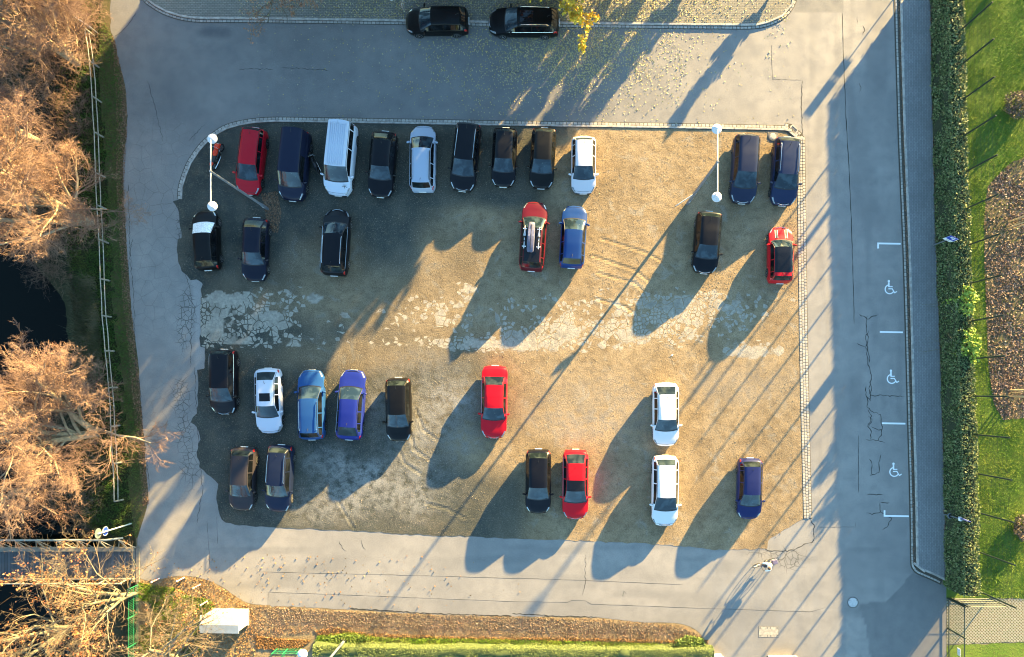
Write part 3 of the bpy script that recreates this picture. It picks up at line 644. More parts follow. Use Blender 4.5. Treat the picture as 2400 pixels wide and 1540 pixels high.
    m = 13; V = []; idx = {}
    def vid(i, j, s_): # s_=+1 left(+y), -1 right
        key = (i, j, s_ if j < m - 1 else 0)
        if key not in idx: x, y, z = rings[i][j]; V.append((x, y * s_, z)); idx[key] = len(V) - 1
        return idx[key]
    parts = {}
    def addf(part, f, mat): parts.setdefault(part, [[], mat])[0].append(f)
    gf, gs, gr_, groof = glass_mat('front'), glass_mat('side'), glass_mat('rear'), glass_mat('roof')
    for i in range(n - 1):
        tm = (kt[i] + kt[i + 1]) / 2
        for s_ in (1, -1):
            for j in range(m - 1):
                f = [vid(i, j, s_), vid(i, j + 1, s_), vid(i + 1, j + 1, s_), vid(i + 1, j, s_)]
                if s_ < 0: f = f[::-1]
                f = tuple(f); side = 'L' if s_ > 0 else 'R'; pr, mt = 'body', mp
                if wb < tm < wt and j >= 8: pr, mt = 'windshield', gf
                elif wb - .017 < tm < wb and j >= 7: pr, mt = 'cowl', M_BLK
                elif rt < tm < rb and j >= 9: pr, mt = 'rear_window', gr_
                elif wt < tm < rt and j >= 8:
                    pr, mt = 'roof', mp
                    if glassroof and j >= 9: mt = groof; pr = 'glass_roof'
                    if sunroof and sunroof[0] < tm < sunroof[1] and j >= 10: pr, mt = 'sunroof', groof
                    if top and tm < top and j >= 8: pr, mt = 'roof_panel', groof
                elif j == 6 and wb + .35 * (wt - wb) < tm < (rt + rb) / 2 - (0 if kind != 'sedan' else .03) and not (bp - .006 < tm < bp + .006) and not (vans and tm > bp + .006):
                    if cpil - .006 < tm < cpil + .006 and kind != 'sedan': pass
                    else: pr = 'side_window' + side + ('a' if tm < bp else 'b'); mt = gs
                elif .008 < tm < .075 and 4 <= j <= 7: pr, mt = 'headlight' + side, (M_HLD if hl == 'dark' else M_HL)
                elif (.945 if kind != 'van' else .975) < tm < .985 and 3 <= j <= 5: pr, mt = 'taillight' + side, M_TL
                addf(pr, f, mt)
    for i, pr in ((0, 'grille'), (n - 1, 'body')):
        xs = [vid(i, j, 1) for j in range(m)] + [vid(i, j, -1) for j in range(m - 2, -1, -1)]
        addf(pr, tuple(xs) if i == 0 else tuple(xs[::-1]), M_BLK if pr == 'grille' else mp)
    Vn = np.array(V)
    nm = lambda p_: p_.rstrip('LRab') if p_[:4] in ('side', 'head', 'tail') and p_[-1] in 'LRab' else p_
    for p_, (fs, mt) in parts.items():
        base = 'side_window' if p_.startswith('side_window') else ('headlight' if p_.startswith('headlight') else ('taillight' if p_.startswith('taillight') else p_))
        us = sorted({q for f in fs for q in f}); mpn = {q: i for i, q in enumerate(us)}
        mb = MB(); mb.add([V[q] for q in us], [tuple(mpn[q] for q in f) for f in fs]); ob = mb.build(base, mt, E, True)
        if p_ == 'body': body = ob
    # underbody
    mb = MB(); mb.box((0, 0, .34), (Lm * .92, W * .78, .22)); mb.box((0, 0, .52), (Lm * .80, W * .70, .2)); mb.build('underbody', M_UNDER, E)
    tm_, rm_ = wheel_mesh(wr)
    for xw in (xf, xr):
        for s_ in (1, -1):
            q = bpy.data.objects.new('wheel', tm_); COL.objects.link(q); q.parent = E; q.location = (Lm / 2 - xw * Lm, s_ * (hw - .115), wr - .012); q.rotation_euler = (0, random.random() * 3, 0 if s_ > 0 else math.pi)
            r_ = bpy.data.objects.new('rim', rm_); COL.objects.link(r_); r_.parent = q
    xm = Lm / 2 - (wb + .055) * Lm
    for s_ in (1, -1):
        mb = MB(); M = Matrix.Translation(Vector((xm, s_ * (hw + .085), bz0 + .03))) @ Matrix.Rotation(s_ * .25, 4, 'Z'); mb.box((0, 0, 0), (.13, .24, .15), M=M, bev=.05); mb.box((0, -s_ * .13, -.04), (.05, .12, .05), M=M)
        mb.build('mirror', mp, E, True)
    for x, z in ((Lm / 2 + .085 , .42), (-Lm / 2 - .105, .62)):
        mb = MB(); mb.box((x if x > 0 else x, 0, z), (.05, .5, .11), bev=.01); mb.build('number_plate', M_PLATE, E)
    if grille in ('chrome', 'chromebar') or chrome:
        mb = MB(); mb.tube([(Lm / 2 - .02, -.38, .655), (Lm / 2 + .05, -.2, .665), (Lm / 2 + .07, 0, .67), (Lm / 2 + .05, .2, .665), (Lm / 2 - .02, .38, .655)], .022, 6); mb.build('grille_bar', M_CHROME, E, True)
    if rails:
        zr = Hc + .035
        for s_ in (1, -1):
            y = s_ * (rh - .02); x0 = Lm / 2 - (wt + .03) * Lm; x1 = Lm / 2 - (rt - .03) * Lm
            mb = MB(); mb.tube([(x0, y, Hc - .06), (x0 - .12, y, zr - .02), ((x0 + x1) / 2, y - s_ * .01, zr), (x1 + .12, y - s_ * .02, zr - .03), (x1, y - s_ * .02, Hc - .08)], .024, 6)
            mb.build('roof_rail', M_CHROME if rails == 'chrome' else M_BLK, E, True)
    if ribs:
        for k in range(-4, 5):
            mb = MB(); mb.box((-Lm * .14, k * .135, Hc - .0 - .012 * (k / 4.0) ** 2), (Lm * .60, .03, .06), bev=.01); mb.build('roof_rib', mp, E)
    if antenna:
        mb = MB(); xa = Lm / 2 - (rt - .05) * Lm; mb.tube([(xa, 0, Hc - .05), (xa - .05, 0, Hc + .03), (xa - .22, 0, Hc + .14)], [.022, .012, .005], 6); mb.build('antenna', M_BLK, E)
    for s_ in (1, -1):
        mb = MB(); pts = [(rings[i][8][0], rings[i][8][1] * s_, rings[i][8][2] + .012) for i, t_ in enumerate(kt) if wb - .01 <= t_ <= rb + .005]
        mb.tube(pts, .013, 5); mb.build('roof_seal', M_BLK, E, True)
    mb = MB(); i0 = min(range(n), key=lambda i: abs(kt[i] - .035)); mb.tube([(rings[i0][j][0] , rings[i0][j][1] * s_, rings[i0][j][2] + .004) for (j, s_) in [(j, 1) for j in range(6, m)] + [(j, -1) for j in range(m - 2, 5, -1)]], .008, 4); mb.build('bonnet_seam', M_BLK, E)
    # wipers on the windscreen foot
    for y0 in (-.05, .48):
        mb = MB(); zz = zc + .05; x0 = Lm / 2 - wb * Lm; mb.tube([(x0 + .06, y0 + .12, zc + .015), (x0 + .0, y0 - .20, zz - .0), (x0 - .02, y0 - .52, zz - .02)], .011, 5); mb.build('wiper', M_BLK, E)
    if chrome:
        for s_ in (1, -1):
            mb = MB(); pts = []
            for t_ in np.linspace(wb + .03, rb - .03, 14): w, zt, zb, yb, yt, k, bl = prof(t_); pts.append((Lm / 2 - t_ * Lm, s_ * (yb + .008), zb + .012))
            mb.tube(pts, .012, 5); mb.build('window_trim', M_CHROME, E, True)
    if shade:
        mb = MB(); vs = []; fs = []; ci = [i for i, t_ in enumerate(kt) if wb - .02 <= t_ <= wt + .015]
        cols = [(j, s_) for s_ in (1,) for j in range(7, m)] + [(j, -1) for j in range(m - 2, 6, -1)]
        for i in ci:
            for (j, s_) in cols: x, y, z = rings[i][j]; vs.append((x + .01, y * s_, z + .025 + .008 * math.sin(i * 1.7 + j * 2.1)))
        nc = len(cols)
        for a_ in range(len(ci) - 1):
            for b_ in range(nc - 1): fs.append((a_ * nc + b_, a_ * nc + b_ + 1, (a_ + 1) * nc + b_ + 1, (a_ + 1) * nc + b_))
        mb.add(vs, fs); sh = mb.build('windscreen_cover', plain('silver_foil', (.72, .72, .74), .35, .1, .2, 12), None, True); sh.parent = None; sh.location = E.location; sh.rotation_euler = E.rotation_euler
        tag(sh, 'white windscreen frost cover lying over the windscreen of the black hatchback under the lamp', 'windscreen cover')
    if stripes:
        for y in (-.34, .34):
            vs = []; ii = [i for i, t_ in enumerate(kt) if .03 < t_ < wb - .02]
            for i in ii:
                for yy in (y - .065, y + .065):
                    j = min(range(6, m), key=lambda q: abs(abs(rings[i][q][1]) - abs(yy))); a_ = rings[i]; ys = [p[1] for p in a_[8:]][::-1]; zs_ = [p[2] for p in a_[8:]][::-1]; xs_ = [p[0] for p in a_[8:]][::-1]
                    vs.append((float(np.interp(abs(yy), ys, xs_)), yy, float(np.interp(abs(yy), ys, zs_)) + .012))
            mb = MB(); mb.add(vs, [(2 * q, 2 * q + 2, 2 * q + 3, 2 * q + 1) for q in range(len(ii) - 1)]); mb.build('bonnet_stripe', M_BLK, E)
            for o_ in (-.085, .085):
                v2 = []
                for q in range(0, len(vs), 2): v2 += [(vs[q][0], y + o_ - .012, vs[q][2] + .001), (vs[q][0], y + o_ + .012, vs[q][2] + .001)]
                mb = MB(); mb.add(v2, [(2 * q, 2 * q + 2, 2 * q + 3, 2 * q + 1) for q in range(len(ii) - 1)]); mb.build('stripe_edge', M_PLATE, E)
    return E, Lm, Hc
BLK = (.004, .0045, .007); NAVY = (.008, .011, .028); RED = (.50, .008, .018); WHT = (.60, .60, .61)
car('hatchback_car', 'bright red boxy hatchback in the upper row, first car right of the lamp mast arms', (582,453), (597,302), 1.70, 1.46, 'mpv', (.36, .006, .016))
car('van', 'dark navy passenger van with plain roof between the red hatchback and the white van', (685,468), (698,311), 1.84, 1.93, 'van', NAVY, cat='van', vans=True, wr=.33)
WV = car('van', 'long white van with ribbed roof overlapping the kerb in the upper row', (792,456), (806,294), 1.90, 1.94, 'van', (.48, .52, .60), cat='van', ribs=True, wr=.33)
car('hatchback_car', 'black hatchback with bright rear window between white van and silver car', (891,459), (902,310), 1.76, 1.44, 'fastback', BLK)
car('estate_car', 'silver blue people carrier parked nose towards the kerb in the upper row', (993,299), (990,446), 1.76, 1.60, 'mpv', (.30, .35, .44), rails='black')
car('estate_car', 'black people carrier with chrome roof rails in the upper row, right of the silver car', (1083,445), (1100,291), 1.78, 1.62, 'mpv', BLK, rails='chrome', grille='chrome')
car('hatchback_car', 'black small hatchback with red brake light, left of its black twin in the upper row', (1179,435), (1185,302), 1.68, 1.46, 'hatch', BLK)
car('hatchback_car', 'black small hatchback parked directly left of the white car in the upper row', (1268,439), (1276,302), 1.70, 1.46, 'hatch', (.005, .005, .005))
car('hatchback_car', 'small white hatchback at the right end of the upper row, beside bare sand', (1367,451), (1368,322), 1.70, 1.50, 'hatch', (.52, .49, .52), hl='dark', antenna=True)
car('people_carrier', 'dark blue people carrier under the right lamp head, left of the dark blue off-roader', (1739,474), (1751,317), 1.80, 1.62, 'mpv', (.016, .021, .045), grille='chrome')
car('suv_car', 'dark blue off-roader with chrome roof rails parked against the sett strip', (1834,479), (1846,323), 1.82, 1.55, 'suv', (.014, .022, .055), rails='chrome', grille='chrome', cat='car')
car('hatchback_car', 'black hatchback alone in the sandy area below the right lamp mast', (1650,638), (1663,498), 1.78, 1.48, 'hatch', BLK, grille='chromebar')
car('small_car', 'small red car with black roof and striped bonnet at the right edge', (1828.5,536), (1829,661), 1.70, 1.42, 'mini', (.38, .008, .015), stripes=True, top=.85, hl=None, grille='chrome')
car('hatchback_car', 'black hatchback with covered windscreen parked below the left lamp head', (482,497), (486,630), 1.72, 1.47, 'hatch', (.0045, .0045, .005), shade=True)
car('hatchback_car', 'dark navy hatchback between the covered black car and the open ground', (597,656), (600,513), 1.74, 1.44, 'fastback', (.006, .008, .018))
car('suv_car', 'black off-roader with chrome roof rails standing alone below the white van', (793,495), (782,643), 1.82, 1.58, 'suv', BLK, rails='chrome', chrome=True, grille='chrome')
RW = car('estate_car', 'dark red estate car with a roof box and bike carriers', (1255,477), (1245,632), 1.76, 1.50, 'estate', (.075, .006, .012), glassroof=True, antenna=False)
car('hatchback_car', 'cobalt blue hatchback parked right of the red estate with the roof box', (1348,486), (1339,625), 1.76, 1.46, 'hatch', (.007, .030, .13))
car('people_carrier', 'black people carrier at the left end of the lower double row', (526,968), (524,822), 1.76, 1.58, 'mpv', (.005, .005, .008), chrome=True)
car('coupe_car', 'silver coupe with a dark sunroof, second in the lower double row', (633,1012), (627,866), 1.76, 1.38, 'fastback', (.50, .52, .60), sunroof=(.50, .62))
car('estate_car', 'mid blue estate car with chrome rails, between silver coupe and violet blue car', (730,870), (730,1028), 1.80, 1.47, 'estate', (.013, .055, .18), rails='chrome')
car('hatchback_car', 'violet blue five door car with large dark rear window in the lower row', (829,870), (817,1028), 1.80, 1.44, 'fastback', (.010, .019, .16), chrome=True)
car('hatchback_car', 'black hatchback at the right end of the left lower row, beside grey scuffed ground', (936,1031), (933,888), 1.75, 1.48, 'hatch', (.0045, .0045, .005))
car('hatchback_car', 'brown grey hatchback in the bottom left pair, nearest the left road', (567,1193), (571,1051), 1.72, 1.46, 'hatch', (.028, .025, .030))
car('estate_car', 'dark blue estate with chrome rails in the bottom left pair', (652,1196), (658,1046), 1.76, 1.50, 'estate', (.008, .013, .034), rails='chrome', hl=None)
car('sedan_car', 'bright red saloon standing alone in the middle of the lot', (1157,1024), (1160,860), 1.80, 1.38, 'sedan', (.42, .005, .014), chrome=True, grille='chrome', antenna=False)
car('hatchback_car', 'white hatchback with black side mirrors, upper of the two white cars on the sand', (1560,1042), (1560,900), 1.80, 1.44, 'fastback', WHT, hl='dark')
car('sedan_car', 'white car with white mirrors, lower of the two white cars on the sand', (1557,1229), (1560,1071), 1.82, 1.44, 'hatch', (.58, .585, .61), hl='dark', grille='chrome')
car('hatchback_car', 'dark royal blue small hatchback, rightmost car of the bottom row', (1754,1213), (1759,1077), 1.68, 1.46, 'hatch', (.011, .016, .075), wr=.29)
car('hatchback_car', 'black hatchback touching close to the red saloon in the bottom row', (1261,1200), (1262,1056), 1.76, 1.48, 'hatch', (.004, .0045, .008))
car('sedan_car', 'bright red car with black front roof panel in the bottom row', (1348,1213), (1349,1057), 1.80, 1.44, 'fastback', (.45, .006, .013), top=.58, chrome=True, hl='dark')
car('hatchback_car', 'black hatchback covered with fallen leaves, parked half on the paved verge', (955,52), (1095,47), 1.78, 1.47, 'hatch', (.004, .004, .0045))
car('estate_car', 'black estate car with chrome window trim beside the yellow tree', (1149,53), (1307,51), 1.82, 1.46, 'estate', (.004, .0045, .005), rails='chrome', chrome=True, sunroof=(.46, .64))

# roof box and bike carriers on the red estate (top-level things resting on it)
E, Lm, Hc = RW; Mx = Matrix.Translation(E.location) @ Matrix.Rotation(E.rotation_euler.z, 4, 'Z')
bx = empty('roof_box', Mx @ Vector((-.30, .12, Hc + .06)), E.rotation_euler.z, 'long narrow grey roof box on top of the dark red estate', 'roof box')
mb = MB(); prof_ = [(-1.0, .12, .05), (-.98, .20, .13), (-.85, .24, .20), (0, .25, .24), (.85, .23, .22), (1.0, .20, .15), (1.06, .13, .08)]
vs = []; fs = []
for (x, w_, h_) in prof_: vs += [(x, -w_, 0), (x, -w_, h_ * .55), (x, -w_ * .82, h_ * .9), (x, -w_ * .3, h_), (x, w_ * .3, h_), (x, w_ * .82, h_ * .9), (x, w_, h_ * .55), (x, w_, 0)]
for i in range(len(prof_) - 1):
    for k in range(7): fs.append((i * 8 + k, i * 8 + k + 1, i * 8 + k + 9, i * 8 + k + 8))
fs += [tuple(range(8)), tuple(range(len(vs) - 1, len(vs) - 9, -1))]
mb.add(vs, fs); mb.build('shell', plain('roof_box_plastic', (.10, .10, .15), .45), bx, True)
mb = MB(); mb.box((0, 0, .235), (1.7, .03, .02)); mb.build('ridge', M_BLK, bx)
mb = MB(); mb.box((.28, 0, .226), (.5, .40, .02), bev=.008); mb.build('panel', plain('box_panel', (.17, .17, .24), .5), bx)
for k, y in enumerate((.56, -.42)):
    bc = empty('bike_carrier', Mx @ Vector((-.30, y, Hc + .03)), E.rotation_euler.z, ['silver bike carrier rail on the left of the roof box', 'silver bike carrier rail on the right of the roof box'][k], 'bike carrier', 'bike carriers on the red estate')
    M_AL = plain('aluminium', (.75, .76, .78), .3, .6, .05)
    mb = MB(); mb.box((0, 0, .05), (1.5, .06, .04), bev=.01); mb.build('rail', M_AL, bc)
    for x in (-.6, .6): mb = MB(); mb.box((x, 0, .035), (.06, .28, .03), bev=.01); mb.build('crossbar', M_AL, bc)
    mb = MB(); mb.tube([(.10, -.07, .09), (.55, 0, .16)], .02, 6); mb.tube([(.10, .07, .09), (.55, 0, .16)], .02, 6); mb.build('clamp_arm', M_AL, bc, True)
    mb = MB(); mb.box((.03, 0, .09), (.12, .12, .08), bev=.02); mb.box((-.25, .02, .09), (.1, .08, .06), bev=.02); mb.build('clamp', M_BLK, bc)
# emblem and lettering scribble on the white van bonnet (a bird-like mark with two rows of small letters)
E, Lm, Hc = WV
mb = MB()
for (x, y, l, w_, a) in ((1.93, .50, .22, .025, .3), (1.93, .66, .22, .025, -.5), (1.96, .58, .03, .18, 0), (1.88, .58, .26, .015, 0), (1.83, .58, .22, .012, 0)):
    M = Matrix.Translation(Vector((x, y, 1.085 + (1.93 - x) * .28))) @ Matrix.Rotation(a, 4, 'Z') @ Matrix.Rotation(R(14), 4, 'Y'); mb.box((0, 0, 0), (w_, l, .006), M=M)
mb.build('bonnet_emblem', M_BLK, E)

# ---------------------------------------------------------------- lamp posts
M_LAMPM = plain('galvanised_steel', (.15, .165, .19), .5, .2, .12, 5); M_LAMPW = plain('white_enamel', (.50, .50, .53), .4, 0, .05)
def lamp(bx_, by_, label, tilt=(0, 0), hh=8.5, al=2.15):
    b = P(bx_, by_); e = empty('street_lamp', b, 0, label, 'street lamp', 'double armed street lamps')
    mb = MB(); mb.tube([(0, 0, 0), (0, 0, 1.1)], .105, 14); mb.tube([(0, 0, 1.1), (0, 0, 1.18), (0, 0, hh)], [.10, .085, .065], 14); mb.build('pole', M_LAMPM, e, True)
    mb = MB(); mb.box((.0, -.105, .8), (.09, .02, .35)); mb.build('access_door', M_CONC2, e)
    mb = MB(); mb.tube([(0, -al + .12, hh + .06), (0, al - .10, hh + .06)], .036, 10); mb.build('arm', M_LAMPW, e, True)
    mb = MB(); mb.lathe((0, 0, hh - .1), [(.08, 0), (.08, .22), (.05, .26)], 12); mb.build('joint', M_LAMPM, e, True)
    for s_ in (-1, 1):
        y = s_ * al; mb = MB(); mb.lathe((.0, y, hh - .16), [(.03, .26), (.11, .24), (.135, .17), (.185, .14), (.20, .10), (.285, .05), (.295, 0), (.28, -.015)][::-1], 28); hd = mb.build('lamp_head', M_LAMPW, e, True)
        mb = MB(); mb.lathe((0, y, hh - .20), [(.22, 0), (.22, .03)], 20); mb.build('lens', plain('lamp_lens', (.55, .55, .5), .3), hd, True)
    return e
lamp(628, 490, 'double armed white street lamp at the left end of the lot', (0, 0), 8.2, 1.98)
L2 = lamp(1611, 478, 'double armed white street lamp on the sand beside the dark blue people carrier', (0, 0), 8.8, 1.97)
lamp(808, 1501, 'double armed street lamp at the bottom edge, rising from the hedge')
# direction board on the right lamp
b = P(1611, 478); dr = (P(1588, 479, 3.0) - P(1625, 455, 3.0)); an = math.atan2(dr.y, dr.x)
e = empty('direction_sign', (b.x, b.y, 0), an, 'narrow white direction board fixed low on the right lamp mast', 'sign')
mb = MB(); mb.box((.78, 0, 2.55), (1.15, .03, .30), bev=.01); mb.add([(1.355, -.013, 2.40), (1.355, .013, 2.40), (1.355, .013, 2.70), (1.355, -.013, 2.70), (1.55, -.013, 2.55), (1.55, .013, 2.55)], [(0, 1, 5, 4), (2, 3, 4, 5), (1, 2, 5), (3, 0, 4)]); mb.build('board', M_LAMPW, e)
for z in (2.45, 2.65): mb = MB(); mb.lathe((0, 0, z), [(.10, -.02), (.10, .02)], 12); mb.box((.15, 0, z), (.12, .02, .03)); mb.build('bracket', M_LAMPM, e)

# ---------------------------------------------------------------- signs
M_BLUE = plain('sign_blue', (.012, .05, .36), .4, 0, .05); M_SW = plain('sign_white', (.72, .72, .72), .45, 0, .04)
def psign(px, py, h, label, ang, small=False, off=False):
    b = P(px, py, .1); e = empty('parking_sign', b, ang, label, 'sign'); hh = h
    mb = MB(); mb.tube([(0, 0, -.1), (0, 0, hh)], .038, 10); mb.build('post', M_LAMPM, e, True)
    w_, bz = .60, hh - .62
    mb = MB(); mb.box((.045, 0, bz + .30), (.02, w_, .62), bev=.004); bd = mb.build('board', M_BLUE, e)
    # letter P
    x = .060; mb = MB()
    def r_(y, z, dy, dz): mb.box((x, y, bz + z), (.006, dy, dz))
    r_(.115, .32, .07, .42); r_(-.01, .50, .20, .06); r_(-.01, .34, .20, .06); r_(-.125, .42, .06, .20); mb.build('letter', M_SW, bd)
    for y in (-.285, .285): mb = MB(); mb.box((.0575, y, bz + .30), (.004, .018, .58)); mb.build('border', M_SW, bd)
    mb = MB(); mb.box((.045, 0, bz - .19), (.02, w_, .30), bev=.004); pl = mb.build('plate', M_SW, e)
    mb = MB()
    for k in range(13):
        a = R(60 + k * 17); mb.box((.058, .03 + .07 * math.cos(a), bz - .22 + .07 * math.sin(a)), (.004, .022, .022))
    mb.box((.0585, .04, bz - .11), (.004, .035, .10)); mb.lathe((.058, .04, bz - .055), [(.022, 0), (.022, .004)], 8, axis='X'); mb.box((.0590, -.01, bz - .16), (.004, .09, .02)); mb.box((.0595, -.07, bz - .21), (.004, .02, .10)); mb.build('wheelchair_symbol', M_BLK, pl)
psign(2187, 575, 2.65, 'blue parking sign with P and wheelchair plate beside the upper disabled bay', R(244))
psign(2182, -120, 2.65, 'blue parking sign standing beyond the upper end of the pavement', R(244))
b = P(2213, 1205, .1); e = empty('parking_sign', b, R(15), 'blue parking sign seen edge-on with a small white box at the lower pavement end', 'sign')
mb = MB(); mb.tube([(0, 0, -.1), (0, 0, 2.7)], .038, 10); mb.build('post', M_LAMPM, e, True)
mb = MB(); mb.lathe((0, 0, .75), [(.18, -.02), (.2, 0), (.18, .02)], 16); mb.lathe((0, 0, .76), [(.14, 0), (.14, .02)], 12, mi=1); mb.build('bin_ring', [M_LAMPM, M_BLK], e, True)
mb = MB(); mb.box((.04, .02, 2.35), (.03, .55, .6), rz=R(55), bev=.004); mb.build('board', M_BLUE, e)
mb = MB(); mb.box((.06, -.02, 1.85), (.2, .28, .26), rz=R(-10), bev=.02); mb.build('white_box', M_SW, e)
mb = MB(); mb.box((.075, .04, 2.42), (.012, .36, .10), rz=R(55)); mb.build('letter', M_SW, e)
b = P(308, 1227); e = empty('path_sign', b, R(180), 'round blue footpath sign on a pale post by the bridge', 'sign')
mb = MB(); mb.tube([(0, 0, 0), (0, 0, 3.6)], .05, 10); mb.build('post', plain('pale_post', (.5, .52, .5), .5), e, True)
mb = MB(); mb.lathe((.07, 0, 2.75), [(.30, -.01), (.30, .01)], 28, axis='X', mi=1); mb.lathe((.07, 0, 2.75), [(.28, -.014), (.28, .014)], 28, axis='X'); d_ = mb.build('disc', [M_BLUE, M_SW], e, True)
mb = MB(); mb.box((.09, .09, 2.8), (.012, .05, .30)); mb.box((.09, -.08, 2.72), (.012, .05, .28)); mb.box((.088, .0, 2.75), (.012, .02, .5)); mb.build('symbol', M_SW, d_)
mb = MB(); mb.lathe((.07, 0, 3.5), [(.34, -.01), (.34, .01)], 28, axis='X'); mb.build('mirror_back', plain('grey_disc', (.10, .13, .13), .4), e, True)
# red and white board at the end of the rail fence
b = P(222, 74); e = empty('warning_board', b, math.atan2(*(P(218,70) - P(190,53)).yx), 'red and white striped warning board at the upper end of the rail fence', 'warning board')
mb = MB(); mb.tube([(-.3, 0, 0), (-.3, 0, 1.35)], .04, 8); mb.tube([(.3, 0, 0), (.3, 0, 1.35)], .04, 8); mb.build('post', M_LAMPM, e, True)
mb = MB(); mb.box((0, 0, 1.25), (1.05, .03, .42)); mb.build('board', M_SW, e)
M_RED = plain('sign_red', (.50, .02, .02), .45, 0, .05)
for s_ in (-1, 1):
    for k in range(4):
        x = -.48 + k * .27; mb = MB(); y = s_ * .018; mb.add([(x, y, 1.05), (x + .12, y, 1.05), (x + .24, y, 1.45), (x + .12, y, 1.45)], [(0, 1, 2, 3) if s_ < 0 else (3, 2, 1, 0)]); mb.build('stripe', M_RED, e)
mb = MB(); mb.box((0, 0, 1.475), (1.05, .035, .03)); mb.build('cap', M_SW, e)
# bollards by the white cabinet
for k, (a, b_) in enumerate(((373, 1356), (431, 1354), (469, 1370), (486, 1409))):
    e = empty('bollard', P(a, b_), 0, ['red and white bollard nearest the bridge', 'red and white bollard second from the bridge, on the road edge', 'red and white bollard at the grass corner', 'red and white bollard right above the white cabinet'][k], 'bollard', 'red and white bollards')
    mb = MB(); mb.tube([(0, 0, 0), (0, 0, .95)], .05, 10); mb.lathe((0, 0, .95), [(.05, 0), (.045, .03), (.02, .045)], 10); mb.build('post', M_SW, e, True)
    for z in (.25, .5, .75): mb = MB(); mb.lathe((0, 0, z), [(.053, -.055), (.053, .055)], 10); mb.build('red_band', M_RED, e, True)

# ---------------------------------------------------------------- rail fence on the bank
M_WOOD = plain('grey_wood', (.24, .22, .18), .8, 0, .3, 9); M_WOODY = plain('weathered_rail', (.32, .29, .235), .8, 0, .25, 5)
posts = [(221,84),(232,158),(238,240),(243,322),(246,415),(249,490),(254,570),(257,658),(261,743),(268,823),(276,908),(281,997),(286,1083),(289,1171)]
e = empty('rail_fence', P(*posts[4]), 0, 'two rail wooden fence running along the grassy river bank', 'fence'); o0 = Vector(e.location)
pw = [P(*q) - o0 for q in posts]
for i, q in enumerate(pw):
    mb = MB(); lean = random.uniform(-.04, .04); mb.tube([q, q + Vector((lean, lean, 1.0))], [.062, .055], 8); mb.build('post', M_WOOD, e, True)
for i in range(len(pw) - 1):
    for z in (.52, .95):
        if i == 8 and z < .6 or i == 11 and z < .6: pass
        mb = MB(); a, b_ = pw[i] + Vector((-.05, 0, z)), pw[i + 1] + Vector((-.05, 0, z)); m_ = (a + b_) / 2 + Vector((random.uniform(-.03, .03), 0, -.02)); mb.tube([a, m_, b_], .030, 7); mb.build('rail', M_WOODY, e, True)

# ---------------------------------------------------------------- bridge
M_DECK = brick_mat('bridge_planks', (.075, .078, .085), (.02, .02, .02), 6.0, .22, R(90), .25, 0)
M_BEAM = plain('bridge_beam', (.19, .165, .13), .8, 0, .2, 4)
b0 = P(0, 1262); b1 = P(310, 1262); yb0, yb1 = P(0, 1290).y, P(0, 1354).y
o = Vector((P(150, 1310).x, P(150, 1310).y, 0)); e = empty('footbridge', o, 0, 'wooden footbridge with plank deck and pipe handrail over the dark river', 'bridge')
xl, xr_ = -60 - o.x, P(322, 0).x - o.x
mb = MB(); mb.box(((xl + xr_) / 2, (yb0 + yb1) / 2 - o.y, .0), (xr_ - xl, abs(yb0 - yb1) + .2, .12)); mb.build('deck', M_DECK, e)
for y in (yb0 + .12, yb1 - .05): mb = MB(); mb.box(((xl + xr_) / 2 - .15, y - o.y, .16), (xr_ - xl, .30 if y > yb1 else .12, .2), bev=.02); mb.build('edge_beam', M_BEAM, e)
yr_ = P(0, 1262).y + .10 - o.y
mb = MB(); mb.tube([(xl, yr_, 1.05), (P(270, 0).x - o.x, yr_, 1.05), (P(292, 0).x - o.x, yr_ + .08, 1.0), (P(300, 0).x - o.x, yr_ + .05, .6)], .07, 10); mb.build('handrail', plain('pipe_rail', (.24, .26, .25), .5, .1), e, True)
mb = MB(); mb.tube([(xl, yb1 - .15 - o.y, 1.0), (xr_ - .5, yb1 - .15 - o.y, 1.0)], .05, 8); mb.build('handrail', M_WOODY, e, True)
for k in range(8):
    x = P(300 - k * 48, 0).x - o.x
    mb = MB(); mb.tube([(x, yr_, 1.03), (x, yb0 + .2 - o.y, .1)], .05, 8); mb.tube([(x - .6, yb0 + .2 - o.y, .1), (x, yr_, .98), (x + .6, yb0 + .2 - o.y, .1)], .03, 6); mb.build('strut', M_WOOD, e, True)
    mb = MB(); mb.tube([(x, yb1 - .15 - o.y, .98), (x, yb1 - .1 - o.y, .1)], .05, 8); mb.build('baluster', M_WOOD, e, True)
for x in (xr_ - .25, xr_ + .05): mb = MB(); mb.box((x, (yb0 + yb1) / 2 - o.y, .03), (.22, abs(yb0 - yb1) + .6, .1)); mb.build('threshold_beam', M_BEAM, e)

